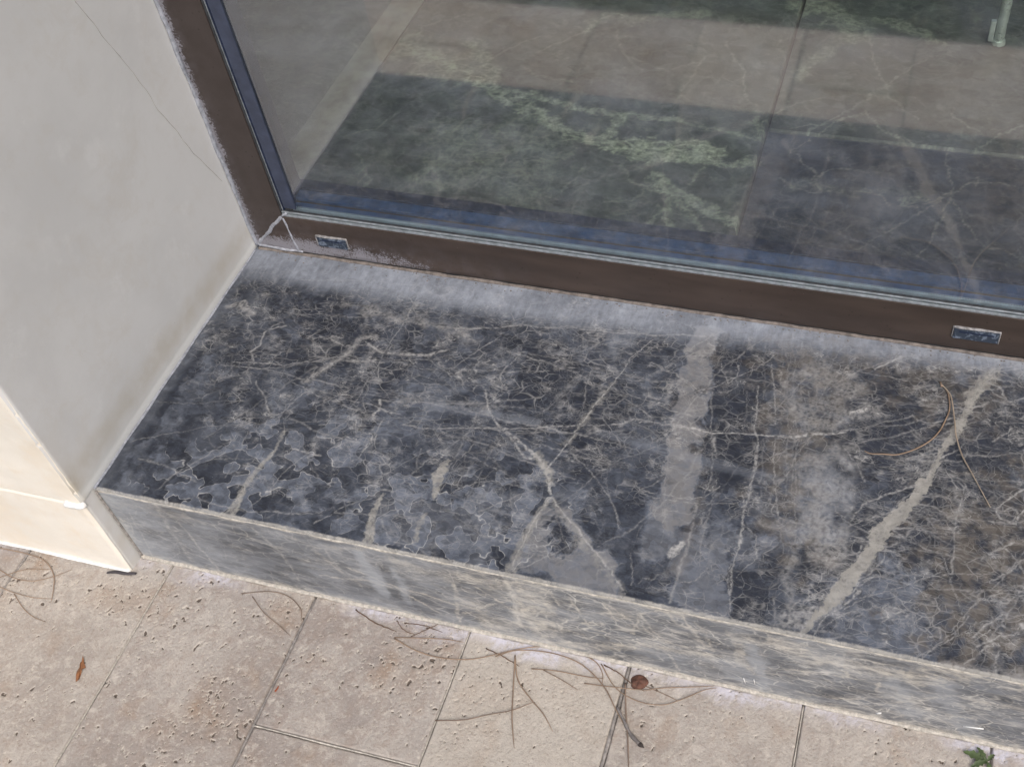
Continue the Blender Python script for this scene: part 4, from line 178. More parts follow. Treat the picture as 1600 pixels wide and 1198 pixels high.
def irregular_strip(name, pts, width, height, mat, parent=None, seed=1, normal=(0, 0, 1), jit=.35, step=.003, props=None):
    """a hand-run bead of mortar or sealant: uneven width and height along a path lying on a face with that normal"""
    rng = random.Random(seed); P = [Vector(p) for p in pts]; N = Vector(normal).normalized(); path = []
    for a, b in zip(P, P[1:]):
        m = max(2, int((b - a).length / step)); path += [a.lerp(b, i / m) for i in range(m)]
    path.append(P[-1]); bm = bmesh.new(); rings = []; wj = 0
    for i, p in enumerate(path):
        t = (path[min(i + 1, len(path) - 1)] - path[max(i - 1, 0)]).normalized(); s = t.cross(N).normalized()
        wj = wj * .8 + rng.uniform(-jit, jit) * .2; ph = i * .9 + seed; w1 = width * .5 * (1 + wj + jit * .5 * math.sin(ph * .37) * math.sin(ph * .11 + 2)); w2 = width * .5 * (1 + jit * .6 * math.sin(ph * .29 + 1) + rng.uniform(-jit, jit) * .22); hh = height * (1 + wj * .8 + jit * .5 * math.sin(ph * .17) + rng.uniform(-jit, jit) * .1)
        rings.append([bm.verts.new(p - s * w1 - N * .001), bm.verts.new(p - s * w1 * .55 + N * hh * .8), bm.verts.new(p + s * w2 * .3 + N * hh), bm.verts.new(p + s * w2 - N * .001)])
    for a, b in zip(rings, rings[1:]):
        for k in range(3): bm.faces.new((a[k], a[k + 1], b[k + 1], b[k]))
    bm.faces.new(rings[0]); bm.faces.new(rings[-1][::-1])
    return from_bm(name, bm, mat, parent, smooth=True, props=props)

# ------------------------------------------------------------------ node helpers
class NT:
    def __init__(s, name):
        s.m = bpy.data.materials.new(name); s.m.use_nodes = True; s.t = s.m.node_tree; s.t.nodes.clear()
        s.out = s.t.nodes.new('ShaderNodeOutputMaterial'); s.co = s.t.nodes.new('ShaderNodeTexCoord').outputs['Object']
    def n(s, typ, **kw):
        nd = s.t.nodes.new('ShaderNode' + typ)
        for k, v in kw.items(): setattr(nd, k, v)
        return nd
    def put(s, sock, v):
        if isinstance(v, bpy.types.NodeSocket): s.t.links.new(v, sock)
        elif v is not None:
            if sock.type == 'RGBA' and len(v) == 3: v = (*v, 1)
            sock.default_value = v
    def math(s, op, a, b=None, c=None, clamp=False):
        nd = s.n('Math', operation=op, use_clamp=clamp); s.put(nd.inputs[0], a); s.put(nd.inputs[1], b); s.put(nd.inputs[2], c) if c is not None else None
        return nd.outputs[0]
    def mul(s, a, b): return s.math('MULTIPLY', a, b)
    def add(s, a, b): return s.math('ADD', a, b)
    def sub(s, a, b): return s.math('SUBTRACT', a, b)
    def ramp(s, x, a, b, lo=0., hi=1., smooth=True):
        nd = s.n('MapRange'); nd.interpolation_type = 'SMOOTHSTEP' if smooth else 'LINEAR'; nd.clamp = True
        s.put(nd.inputs['Value'], x); s.put(nd.inputs['From Min'], a); s.put(nd.inputs['From Max'], b); s.put(nd.inputs['To Min'], lo); s.put(nd.inputs['To Max'], hi); return nd.outputs[0]
    def mix(s, f, a, b, mode='MIX'):
        nd = s.n('Mix', data_type='RGBA', blend_type=mode); s.put(nd.inputs[0], f); s.put(nd.inputs[6], a); s.put(nd.inputs[7], b); return nd.outputs[2]
    def map(s, v, scale=(1, 1, 1), rot=(0, 0, 0), loc=(0, 0, 0)):
        nd = s.n('Mapping'); s.put(nd.inputs['Vector'], v); nd.inputs['Scale'].default_value = scale; nd.inputs['Rotation'].default_value = rot; nd.inputs['Location'].default_value = loc; return nd.outputs[0]
    def noise(s, v, scale, detail=3, rough=.55, dist=0, col=False):
        nd = s.n('TexNoise'); s.put(nd.inputs['Vector'], v); nd.inputs['Scale'].default_value = scale; nd.inputs['Detail'].default_value = detail; nd.inputs['Roughness'].default_value = rough; nd.inputs['Distortion'].default_value = dist
        return nd.outputs['Color' if col else 'Fac']
    def voro(s, v, scale, feature='F1', out='Distance', rand=1.):
        nd = s.n('TexVoronoi', feature=feature); s.put(nd.inputs['Vector'], v); nd.inputs['Scale'].default_value = scale; nd.inputs['Randomness'].default_value = rand; return nd.outputs[out]
    def warp(s, v, scale, amp, detail=2):
        c = s.noise(v, scale, detail, col=True); a = s.n('VectorMath', operation='SUBTRACT'); s.put(a.inputs[0], c); a.inputs[1].default_value = (.5, .5, .5)
        b = s.n('VectorMath', operation='SCALE'); s.put(b.inputs[0], a.outputs[0]); b.inputs['Scale'].default_value = amp
        d = s.n('VectorMath', operation='ADD'); s.put(d.inputs[0], v); s.put(d.inputs[1], b.outputs[0]); return d.outputs[0]
    def xyz(s, v):
        nd = s.n('SeparateXYZ'); s.put(nd.inputs[0], v); return nd.outputs
    def attr(s, name):
        nd = s.n('Attribute', attribute_name=name, attribute_type='GEOMETRY'); sp = s.n('SeparateColor'); s.t.links.new(nd.outputs['Color'], sp.inputs[0])
        return sp.outputs[0], sp.outputs[1], sp.outputs[2], nd.outputs['Alpha']
    def bump(s, h, dist, strength=1., nrm=None):
        nd = s.n('Bump'); s.put(nd.inputs['Height'], h); nd.inputs['Distance'].default_value = dist; nd.inputs['Strength'].default_value = strength
        if nrm is not None: s.put(nd.inputs['Normal'], nrm)
        return nd.outputs[0]
    def bsdf(s, col, rough=.6, metal=0., spec=.5, nrm=None, **kw):
        nd = s.n('BsdfPrincipled'); s.put(nd.inputs['Base Color'], col); s.put(nd.inputs['Roughness'], rough); s.put(nd.inputs['Metallic'], metal); s.put(nd.inputs['Specular IOR Level'], spec)
        if nrm is not None: s.put(nd.inputs['Normal'], nrm)
        for k, v in kw.items(): s.put(nd.inputs[k], v)
        s.t.links.new(nd.outputs[0], s.out.inputs[0]); return nd

# marble: vertex layers carry the vein, tone, film and haze layout of the individual slab, nodes add the fine crazing
def marble(name, dark, slate, line, beige, brown, dust_haze, bmode=0, stretch=(1, 1, 1), net=(70, 165), rough=.5, spec=.28, netcol=None, netgain=1., cells=130, bsoft=.60):
    N = NT(name); co = N.map(N.co, stretch)
    V, B, T, DU = N.attr('layer_a'); NET, I, K, HZ = N.attr('layer_b')
    wv = N.warp(N.warp(co, 18, .022), 60, .0045, 1)
    big = N.noise(N.warp(co, 9, .05), 22, 5, .6)
    mid = N.noise(wv, 85, 4, .62)
    fine = N.noise(N.map(co, (.45, 1, 1), (0, 0, .3)), 520, 3, .7)
    tone = N.add(N.add(N.mul(N.sub(big, .5), 1.35), N.mul(N.sub(mid, .5), .9)), N.add(T, .24))
    tone = N.math('ADD', tone, N.mul(N.sub(fine, .5), .55), clamp=True)
    col = N.mix(tone, dark, slate)
    col = N.mix(N.mul(K, N.ramp(N.noise(wv, 60, 4), .35, .62)), col, brown)
    # scalloped slate patches with pale rims
    isl = N.noise(N.warp(co, 55, .009), 40, 1.6, .5)
    e = N.math('ABSOLUTE', N.sub(isl, .5))
    col = N.mix(N.mul(N.mul(I, N.ramp(isl, .490, .510)), N.ramp(mid, .3, .7, .40, .85)), col, tuple(c * 1.12 for c in slate))
    col = N.mix(N.mul(N.mul(I, N.ramp(isl, .50, .46)), .40), col, tuple(c * .75 for c in dark))
    rim = N.mul(I, N.mul(N.ramp(e, .001, .010, 1, 0), N.ramp(mid, .38, .6, .25, .85)))
    # crazing: ridges of warped noise whose width wanders, in three sizes, plus a faint cell network
    wm = N.noise(co, 34, 3, .6)
    wlo = N.ramp(wm, .38, .66, .004, .040, False); pat = N.ramp(N.noise(N.warp(co, 25, .02), 27, 4, .65), .40, .64)
    def ridge(v, sc_, det, wd_): return N.ramp(N.math('ABSOLUTE', N.sub(N.noise(v, sc_, det, .6), .5)), 0, wd_, 1, 0, False)
    r1 = ridge(N.warp(N.map(co, (.55, 1.1, 1), (0, 0, -.15)), 40, .012), 30, 4, N.mul(wlo, .55))
    r2 = ridge(N.map(wv, (.7, 1.1, 1), (0, 0, .55)), 68, 3, wlo)
    r3 = ridge(N.map(wv, (.6, 1.2, 1), (0, 0, -.3)), 150, 3, N.mul(wlo, 1.3))
    vc = N.warp(N.warp(N.map(co, (.72, 1.1, 1), (0, 0, .2)), 16, .03), 70, .0035, 1)
    wv2 = N.ramp(N.noise(co, 50, 3, .6), .35, .68, .012, .085, False); brk = N.ramp(N.noise(co, 24, 4, .6), .36, .66, .12, 1)
    n1 = N.mul(N.ramp(N.voro(vc, net[0], 'DISTANCE_TO_EDGE'), .0, wv2, 1, 0, False), brk)
    n2 = N.mul(N.ramp(N.voro(vc, net[1], 'DISTANCE_TO_EDGE'), .0, N.mul(wv2, 1.6), 1, 0, False), N.ramp(N.noise(co, 40, 3, .6), .40, .64, .1, .8))
    n1 = N.math('MAXIMUM', n1, n2)
    ct = N.n('TexVoronoi'); N.put(ct.inputs['Vector'], vc); ct.inputs['Scale'].default_value = net[1]; csep = N.n('SeparateColor'); N.t.links.new(ct.outputs['Color'], csep.inputs[0])
    cellt = N.ramp(csep.outputs[0], 0, 1, .62, 1.28, False); cellm = N.n('CombineXYZ')
    for k_ in range(3): N.t.links.new(cellt, cellm.inputs[k_])
    col = N.mix(.75, col, cellm.outputs[0], 'MULTIPLY')
    net_ = N.math('MAXIMUM', N.math('MAXIMUM', N.mul(r1, .8), N.mul(r2, .45)), N.mul(r3, .28))
    net_ = N.math('MAXIMUM', N.mul(net_, N.ramp(pat, 0, 1, .25, 1)), N.mul(n1, .66))
    net_ = N.math('MULTIPLY', N.mul(net_, N.ramp(NET, 0, 1, .15, 1.)), netgain, clamp=True)
    grain = N.ramp(fine, .3, .7, .65, 1.1)
    milk = N.mul(N.mul(N.ramp(mid, .42, .72), N.ramp(pat, .2, 1)), N.mul(NET, .30 * netgain))
    lines = N.math('MAXIMUM', N.mul(N.math('POWER', net_, 1.35), .92), rim)
    lines = N.mul(N.math('MAXIMUM', lines, V), grain)
    lines = N.math('ADD', lines, milk, clamp=True)
    col = N.mix(N.mul(N.ramp(T, .35, .75), N.ramp(mid, .25, .65, .25, .75)), col, (.20, .197, .198) if not bmode else tuple(c * 1.4 for c in slate))  # paler bands where the tone layer is high
    col = N.mix(lines, col, line)
    cell = N.ramp(N.voro(N.warp(co, 90, .012), cells, 'F1'), .15, .55, 1, 0)
    bp = N.mul(N.ramp(N.sub(N.mul(B, 1.25), N.mul(N.add(N.mul(cell, .42), N.mul(fine, .34)), N.math('SUBTRACT', 1, N.mul(B, .85), clamp=True))), -.05, bsoft, 0, 1, False), .95)
    if bmode: bp = N.mul(B, N.ramp(N.noise(wv, 190, 4, .72), .34, .60, .55, 1.05)); dke = N.voro(N.warp(N.map(co, (1, 1.6, 1.6)), 40, .012), cells, 'DISTANCE_TO_EDGE'); bp = N.mul(bp, N.ramp(dke, .03, .20, 1.1, N.ramp(mid, .3, .65, .15, .85)))
    thr_ = N.mul(N.ramp(N.math('ABSOLUTE', N.sub(N.noise(N.map(wv, loc=(2, 1, 0)), 85, 4, .65), .5)), 0, .035, 1, 0), .50)
    bp = N.mul(bp, N.math('SUBTRACT', 1, N.mul(thr_, N.ramp(B, .55, 1., 1., .35 if not bmode else .8)))); bp = N.mul(bp, N.ramp(N.noise(N.warp(co, 60, .01), 75, 4, .7), .32, .60, .58, 1.)); bp = N.mul(bp, N.math('SUBTRACT', 1, N.mul(N.mul(n2, .35), N.ramp(B, .6, 1., 1., .7))))
    col = N.mix(bp, col, N.mix(N.ramp(mid, .35, .68), tuple(c * .86 for c in beige), tuple(c * 1.08 for c in beige)))
    dn = N.mul(N.ramp(N.noise(N.warp(co, 40, .01), 130, 5, .7), .25, .75, .72, 1.12), N.ramp(N.noise(N.map(co, (1, .18, 1)), 210, 4, .7), .3, .7, .82, 1.1))
    col = N.mix(N.math('MULTIPLY', DU, dn, clamp=True), col, dust_haze)
    col = N.mix(N.math('MULTIPLY', HZ, N.ramp(N.noise(N.map(co, (.12, 1, 1)), 300, 3), .3, .7, .5, .9), clamp=True), col, tuple(c * .8 for c in dust_haze))
    sp = N.ramp(N.voro(co, 170, 'F1'), .03, .09, 1, 0); sp = N.mul(sp, N.ramp(N.noise(co, 55, 2), .62, .72)); col = N.mix(N.mul(sp, .7), col, (.55, .55, .53))
    rg = N.math('ADD', rough, N.add(N.mul(N.sub(mid, .5), .25), N.add(N.mul(lines, .18), N.mul(N.math('MAXIMUM', DU, B), .25))), clamp=True)
    nb = N.bump(fine, .0004, .3)
    N.bsdf(col, rg, spec=spec, nrm=nb)
    return N.m

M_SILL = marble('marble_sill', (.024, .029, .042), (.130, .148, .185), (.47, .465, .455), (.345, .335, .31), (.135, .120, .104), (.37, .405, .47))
M_RISER = marble('marble_riser', (.095, .102, .115), (.22, .235, .26), (.54, .52, .48), (.52, .485, .425), (.20, .16, .12), (.50, .53, .57), bmode=1, stretch=(.58, 1, 1.25), net=(70, 130), rough=.6, spec=.3, netgain=1.7, cells=55, bsoft=.9)
M_FLOOR = marble('marble_floor', (.070, .084, .080), (.20, .222, .212), (.46, .50, .42), (.56, .62, .49), (.07, .05, .03), (.30, .30, .30), bmode=1, net=(30, 60), rough=.38, spec=.35, netgain=.8, cells=42, bsoft=.8)
M_FLOOR2 = marble('navy_marble_floor', (.024, .034, .060), (.075, .098, .155), (.36, .35, .31), (.36, .38, .33), (.05, .045, .04), (.30, .30, .30), bmode=1, net=(30, 60), rough=.38, spec=.35, netgain=.8, cells=42, bsoft=.8)

def plaster(name, base, stain, crack=False, warm=0.):
    N = NT(name); co = N.co
    a = N.noise(N.warp(co, 4, .2), 7, 5, .6); b = N.noise(co, 34, 5, .65); c = N.noise(co, 700, 3, .75); g_ = N.noise(N.warp(co, 120, .004), 420, 4, .8)
    col = N.mix(N.ramp(a, .38, .68), base, tuple(x * .92 for x in base))
    col = N.mix(N.mul(N.ramp(b, .48, .75), .30), col, stain)
    col = N.mix(N.mul(N.ramp(N.noise(N.warp(co, 30, .02), 16, 6, .7), .54, .7), .4), col, tuple(min(1, x * 1.12) for x in base))
    col = N.mix(N.ramp(g_, .38, .30, 0, .35), col, tuple(x * .72 for x in base)); col = N.mix(N.ramp(g_, .64, .72, 0, .35), col, tuple(min(1, x * 1.15) for x in base))
    col = N.mix(N.mul(N.ramp(N.noise(N.warp(co, 12, .08), 9, 6, .75), .50, .66), .40), col, stain)
    # vertical run stains
    col = N.mix(N.mul(N.ramp(N.noise(N.map(co, (9, 9, 1.2)), 6, 3), .55, .85), .08), col, stain)
    dots = N.mul(N.ramp(N.voro(co, 60, 'F1'), .015, .05, 1, 0), N.ramp(N.noise(co, 21, 2), .55, .66)); col = N.mix(N.mul(dots, .8), col, tuple(x * .35 for x in base))
    h = N.add(N.mul(b, .3), N.mul(c, .16))
    if crack:
        CR, ST, PL, _ = N.attr('layer_a')
        col = N.mix(N.mul(ST, N.ramp(b, .3, .6, .5, 1)), col, tuple(x * y for x, y in zip(base, (.74, .68, .58))))
        col = N.mix(PL, col, (.60, .62, .60))
        col = N.mix(CR, col, (.10, .095, .09)); h = N.sub(h, N.mul(CR, 1.5))
    N.bsdf(col, .82, spec=.25, nrm=N.bump(h, .0010, .25)); return N.m
M_REVEAL = plaster('grey_plaster', (.68, .685, .685), (.60, .58, .545), crack=True)
M_FRONT = plaster('cream_render', (.84, .80, .72), (.78, .68, .54))
M_ROOMWALL = plaster('room_plaster', (.55, .55, .52), (.5, .5, .48))

def simple(name, col, rough=.6, metal=0, spec=.5, var=.25, scale=60, bump=.0003, **kw):
    N = NT(name); n = N.noise(N.co, scale, 4, .65)
    c = N.mix(N.ramp(n, .3, .7), tuple(x * (1 - var) for x in col), tuple(min(1, x * (1 + var)) for x in col))
    N.bsdf(c, N.ramp(N.noise(N.co, scale * 2.3, 3), .2, .8, max(0, rough - .08), min(1, rough + .1)), metal, spec, N.bump(N.noise(N.co, scale * 5, 3), bump, .5), **kw); return N.m

def frame_mat(name, jamb):
    N = NT(name); co = N.co; X, Y, Z = N.xyz(co)
    base = N.mix(N.ramp(N.noise(N.map(co, (1, 1, 1) if jamb else (.2, 1, 1)), 40, 4), .3, .7), (.042, .032, .029) if jamb else (.040, .029, .024), (.052, .041, .038) if jamb else (.062, .045, .037))
    s1 = N.noise(N.warp(co, 300, .002), 420, 3, .75); s2 = N.noise(co, 900, 2, .7); blot = N.noise(co, 60, 4, .7)
    if jamb:
        edge = N.ramp(X, .0, .019, 1, 0, False); low = N.ramp(Z, .0, .085, .75, 0)
        den = N.math('MAXIMUM', N.mul(edge, .95), N.mul(low, .62))
    else:
        den = N.mul(N.mul(N.ramp(Z, .008, .045, 1, .25), N.ramp(X, .05, .42, .95, .05)), 1.)
        # drips of old mortar water low on the rail
    thr = N.ramp(den, 0, 1, .74, .38)
    sp = N.ramp(N.add(N.mul(s1, .65), N.mul(blot, .35)), thr, N.add(thr, .07))
    col = N.mix(N.mul(sp, .75), base, (.28, .28, .32))
    haze = N.mul(N.ramp(blot, .35, .75), N.mul(den, .40)); col = N.mix(haze, col, (.20, .19, .22))
    dk = N.mul(N.ramp(N.voro(co, 130, 'F1'), .05, .22, 1, 0), N.ramp(N.noise(co, 40, 2), .48, .58)); col = N.mix(N.mul(dk, .7), col, (.02, .014, .012))
    wt_ = N.mul(N.ramp(N.voro(N.map(co, loc=(3, 1, 2)), 90, 'F1'), .012, .03, 1, 0), N.ramp(N.noise(co, 25, 2), .56, .6)); col = N.mix(wt_, col, (.5, .5, .5))
    if not jamb:
        low_dark = N.mul(N.ramp(Z, .003, .012, 1, 0), N.ramp(N.noise(N.map(co, (.2, 1, 1)), 160, 3), .4, .62)); col = N.mix(N.mul(low_dark, .7), col, (.018, .012, .010))  # streaky darkening towards the lower edge of the rail
    N.bsdf(col, N.ramp(sp, 0, 1, .42, .85), 0, .45, N.bump(N.add(s2, N.mul(sp, 2)), .0002, .4)); return N.m
M_JAMB = frame_mat('bronze_jamb', True); M_RAIL = frame_mat('bronze_rail', False)
M_NAVY = simple('navy_edge', (.008, .016, .045), .45, var=.35)
M_NAVY2 = simple('blue_seal', (.03, .075, .20), .35, var=.3)
M_BAND = simple('dark_blue_band', (.040, .050, .085), .4, var=.2)
M_ALU = simple('aluminium', (.42, .46, .50), .38, .55, var=.25, scale=120)
M_ALU2 = simple('spacer_metal', (.42, .56, .72), .35, .3, var=.15, scale=90)
M_RUBBER = simple('black_rubber', (.03, .034, .04), .6, var=.4)
M_GREYRUB = simple('grey_gasket', (.13, .155, .17), .55, var=.4, scale=90)
M_SEAL = simple('pale_sealant', (.30, .315, .36), .7, var=.28, scale=170, bump=.0008)
M_RIM = simple('dusty_rim', (.26, .255, .26), .8, var=.4, scale=200, bump=.001)
M_SEALW = simple('white_filler', (.80, .80, .78), .8, var=.12, scale=200, bump=.001)
M_CAULK = simple('brown_caulk', (.165, .143, .13), .8, var=.38, scale=130, bump=.001)
M_CHALK = simple('chalky_grout', (.47, .44, .39), .9, var=.3, scale=210, bump=.0015)
M_GROUT = simple('grey_grout', (.27, .25, .235), .95, var=.35, scale=160, bump=.0015)
M_MORTAR = simple('mortar_bed', (.20, .185, .17), .95, var=.3, scale=120, bump=.002)
M_CHROME = simple('steel', (.75, .82, .78), .3, .5, var=.1)
M_SOIL = simple('soil', (.022, .020, .012), .95, var=.5, scale=30, bump=.01)

def cap_mat():
    N = NT('drain_cap_plastic'); s = N.ramp(N.noise(N.warp(N.co, 90, .012), 150, 4, .7), .50, .60)
    col = N.mix(N.mul(s, .75), (.030, .042, .065), (.17, .21, .28)); N.bsdf(col, .5, spec=.5, nrm=N.bump(s, .0006, .6)); return N.m
M_CAP = cap_mat()

def glass_mat(name, r0, tint=(1, 1, 1), refl=(1, 1, 1), dirt_veil=0.):
    N = NT(name); lw = N.n('LayerWeight'); lw.inputs['Blend'].default_value = .5
    geo = N.n('NewGeometry'); d = N.n('VectorMath', operation='DOT_PRODUCT'); N.t.links.new(geo.outputs['Incoming'], d.inputs[0]); N.t.links.new(geo.outputs['Normal'], d.inputs[1])
    c = N.math('ABSOLUTE', d.outputs['Value']); f5 = N.math('POWER', N.math('SUBTRACT', 1, c, clamp=True), 5)
    fac = N.add(r0, N.mul(f5, 1 - r0))
    tr = N.n('BsdfTransparent'); tr.inputs[0].default_value = (*tint, 1)
    gl = N.n('BsdfGlossy'); gl.inputs['Color'].default_value = (*refl, 1); gl.inputs['Roughness'].default_value = .045
    nb = N.bump(N.noise(N.co, 3, 2), .0010, .12); N.t.links.new(nb, gl.inputs['Normal'])
    m = N.n('MixShader'); N.t.links.new(fac, m.inputs[0]); N.t.links.new(tr.outputs[0], m.inputs[1]); N.t.links.new(gl.outputs[0], m.inputs[2]); last = m
    if dirt_veil:
        X, Y, Z = N.xyz(N.co)
        veil = N.ramp(N.noise(N.warp(N.map(N.co, (1, 1, 2.2)), 5, .15), 9, 5, .7), .35, .8, .1, 1)  # bluish veil over the view, haze put into a diffuse colour
        spk = N.mul(N.ramp(N.voro(N.co, 75, 'F1'), .010, .028, 1, 0), N.ramp(N.noise(N.co, 19, 2), .54, .58))
        low = N.ramp(Z, .06, .16, 1, 0); fs = N.mul(N.ramp(N.noise(N.co, 500, 3, .8), .52, .7), low)
        df = N.n('BsdfDiffuse'); df.inputs[0].default_value = (.50, .56, .65, 1)
        m2 = N.n('MixShader'); k = N.math('ADD', N.mul(veil, dirt_veil), N.add(N.mul(spk, .8), N.mul(fs, .16)), clamp=True)
        N.t.links.new(k, m2.inputs[0]); N.t.links.new(m.outputs[0], m2.inputs[1]); N.t.links.new(df.outputs[0], m2.inputs[2]); last = m2
    N.t.links.new(last.outputs[0], N.out.inputs[0]); return N.m
M_GLASS = glass_mat('coated_glass', .25, (.96, .985, .965), (1.0, .965, .985), .12)
M_GLASS2 = glass_mat('inner_glass', .02, (.992, 1, .995))

def travertine():
    N = NT('travertine'); co = N.co; PIT, ST, TV, EF = N.attr('layer_a')
    wv = N.warp(N.warp(co, 14, .03), 60, .012); big = N.noise(wv, 11, 5, .6); mid = N.noise(N.map(wv, (1, .7, 1)), 60, 5, .7); fn = N.noise(N.warp(co, 200, .003), 330, 4, .75)
    col = N.mix(N.ramp(big, .34, .66), (.425, .388, .353), (.295, .260, .238))
    col = N.mix(N.mul(N.ramp(mid, .42, .68), .6), col, (.315, .258, .222))
    col = N.mix(N.mul(N.ramp(N.noise(N.map(wv, loc=(1, 2, 0)), 90, 5, .7), .5, .66), .65), col, (.53, .485, .435))
    col = N.mix(N.mul(TV, .75), col, (.51, .468, .41))
    col = N.mix(N.mul(ST, N.ramp(mid, .3, .6, .45, 1)), col, (.31, .215, .145))
    col = N.mix(N.mul(N.ramp(fn, .50, .72), .55), col, (.245, .195, .16))
    col = N.mix(N.mul(N.ramp(fn, .46, .28), .5), col, (.60, .55, .48))
    col = N.mix(N.mul(EF, N.ramp(N.noise(wv, 110, 4, .7), .35, .62, .15, 1)), col, (.60, .59, .66))
    rimm = N.mul(N.ramp(PIT, .04, .25), N.ramp(PIT, .3, .5, 1, 0)); col = N.mix(N.mul(rimm, .6), col, (.62, .57, .50))
    col = N.mix(N.ramp(PIT, .35, .7), col, (.13, .105, .088))
    N.bsdf(col, .78, spec=.3, nrm=N.bump(N.add(N.mul(mid, .8), N.mul(fn, .5)), .003, .8)); return N.m
M_TRAV = travertine()
# ================================================================== SETTING
props_s = {'kind': 'structure'}
# ground to the horizon and the planted bed in front of the paving
N = NT('dark_lawn'); c = N.mix(N.ramp(N.noise(N.co, 3, 6, .7), .35, .65), (.018, .030, .010), (.035, .050, .018)); N.bsdf(c, .95, spec=.1, nrm=N.bump(N.noise(N.co, 60, 4), .02, .8)); M_LAWN = N.m
box('ground', -120, 120, -160, 60, -.62, -.212, M_LAWN, props=props_s)

# interior marble floor: two tiles across, one joint along
rng = random.Random(5)
floor = box('room_floor', -2.0, 4.2, .0625, 5.0, -.15, -.012, M_RUBBER, props=props_s)
def floor_tile(x0, x1, y0, y1, dense, seed, mt=None):
    if dense: us = np.arange(x0, x1 + 1e-6, .0021); vs = np.arange(y0, y1 + 1e-6, .0021)
    else: us = np.linspace(x0, x1, 40); vs = np.linspace(y0, y1, 40)
    us[-1] = x1; vs[-1] = y1
    U, V, m = masks(us, vs, FLOOR if dense else [], 'VBTNIKHD', walkers(random.Random(seed), 90 if dense else 0, x0, x1, y0, min(y1, .8), .15, .5, amp=(.12, .35), wid=(.8, 2.2)), wamp=.006)
    ed = np.minimum(np.minimum(U - x0, x1 - U), np.minimum(V - y0, y1 - V)); Z = -.0003 * (1 - sstep(0, .0022, ed))
    Z[0, :] = Z[-1, :] = -.0125; Z[:, 0] = Z[:, -1] = -.0125
    m['T'] += .10 * (seed % 3 - 1)
    o = np.full(U.shape, 0.); grid('tile', U, V, Z, mt or M_FLOOR, {'layer_a': (m['V'], m['B'], m['T'] - .02, o), 'layer_b': (m['N'] + .55, o, o, o)}, floor)
g_ = .0008
xs = [-2.0, -.66, -.052, .557, 1.17, 1.78, 3.0, 4.2]
for i in range(len(xs) - 1):
    near = i in (1, 2, 3)
    if i == 1: ys = [.063, 1.2, 2.4, 5.0]
    elif i == 3: ys = [.063, .333, .94, 2.2, 5.0]
    else: ys = [.063, .80, 1.6, 2.8, 5.0]
    for j in range(len(ys) - 1):
        dn = (i == 2 and j == 0) or (i == 3 and j < 2)
        floor_tile(xs[i] + g_ + (.050 if i == 2 else 0), xs[i + 1] - g_, ys[j] + g_, ys[j + 1] - g_, dn, 11 + i * 7 + j, M_FLOOR2 if i in (3, 5) and j == 0 else None)
M_PALE_STRIP = simple('pale_strip_tone', (.24, .25, .23), .45, var=.3, scale=26)
box('pale_strip', -.0512, -.0022, .0635, 5.0, -.02, -.0006, M_PALE_STRIP, floor, bevel=.0006)  # added pale strip in the floor, for the lighter band in the glass
# the room behind: walls and ceiling
box('room_ceiling', -2.2, 4.4, .10, 5.2, 2.42, 2.6, M_ROOMWALL, props=props_s)

# ================================================================== HOUSE WALL (left corner and above)
wall = thing('house_wall', 'plastered house wall with grey window reveal and cream outer face', 'wall', (0, 0, -H))
wall.matrix_world = Matrix.Translation((0, 0, 0))
FY = -(D + WD)
# reveal face: dense where it is seen
ys_ = np.concatenate([np.arange(FY, 0.0, .0016), [0.0, .0035]]); zs_ = np.concatenate([np.arange(-H - .02, .47, .0017), np.linspace(.5, 2.44, 12)])
YY, ZZ, m = masks(ys_, zs_, [], 'V', wamp=.0012)
n_ = fbm(YY, ZZ, 26, 3, 2)
stn = sstep(.030 + .014 * n_, .012, ZZ) * .0 + .55 * sstep(.05, 0, np.abs(ZZ - .030 - .006 * n_) * 1.8) * (ZZ > .01) + .8 * sstep(.022, 0, YY - FY - 0.004 * n_) * sstep(.09, 0, np.abs(ZZ - .0)) 
stn = np.clip(stn, 0, 1); plinth = (ZZ < .0); stn = np.where(plinth, .35 + .3 * n_, stn)
pale = .30 * sstep(.0165 + .003 * n_, .0135 + .003 * n_, ZZ) * (ZZ > -.001)
n_lo = fbm(YY, ZZ, 4, 2, 3); xo = .0006 * n_lo + .00006 * n_ + .0004 * fbm(YY, ZZ, 5, 2, 8) - .0022 - .0012 * m['V'] + .0008 * sstep(.012, .004, ZZ) * (ZZ > 0)
rnd_e = sstep(.0045, 0, YY - FY); xo = xo - .0030 * rnd_e ** 2
chip = sstep(.35, .7, perlin(ZZ * 90, YY * 40, 14)) * rnd_e * .0028; xo -= chip
grid('reveal', xo, YY, ZZ, M_REVEAL, {'layer_a': (m['V'], stn, pale, stn * 0)}, wall)
ck = []
rngc = random.Random(6)
for (a0, b0), (a1, b1) in zip(CRACK, CRACK[1:]):
    for t in (0, .34, .67): ck.append((a0 + (a1 - a0) * t + rngc.uniform(-.0006, .0006), b0 + (b1 - b0) * t + rngc.uniform(-.0006, .0006)))
bm = bmesh.new(); pr_ = None; xr = lambda y, z: .0006 * float(fbm(np.array([y]), np.array([z]), 4, 2, 3)[0]) + .00006 * float(fbm(np.array([y]), np.array([z]), 26, 3, 2)[0]) + .0004 * float(fbm(np.array([y]), np.array([z]), 5, 2, 8)[0]) - .0022 + .00022
for y, z in ck:
    w_ = rngc.uniform(.00018, .00042); cur = [bm.verts.new((xr(y, z) + d_, y + s_ * w_ * .8, z + s_ * w_ * .6)) for s_, d_ in ((-1, -.0002), (0, .00016), (1, -.0002))]
    if pr_: bm.faces.new((pr_[0], cur[0], cur[1], pr_[1])); bm.faces.new((pr_[1], cur[1], cur[2], pr_[2]))
    pr_ = cur
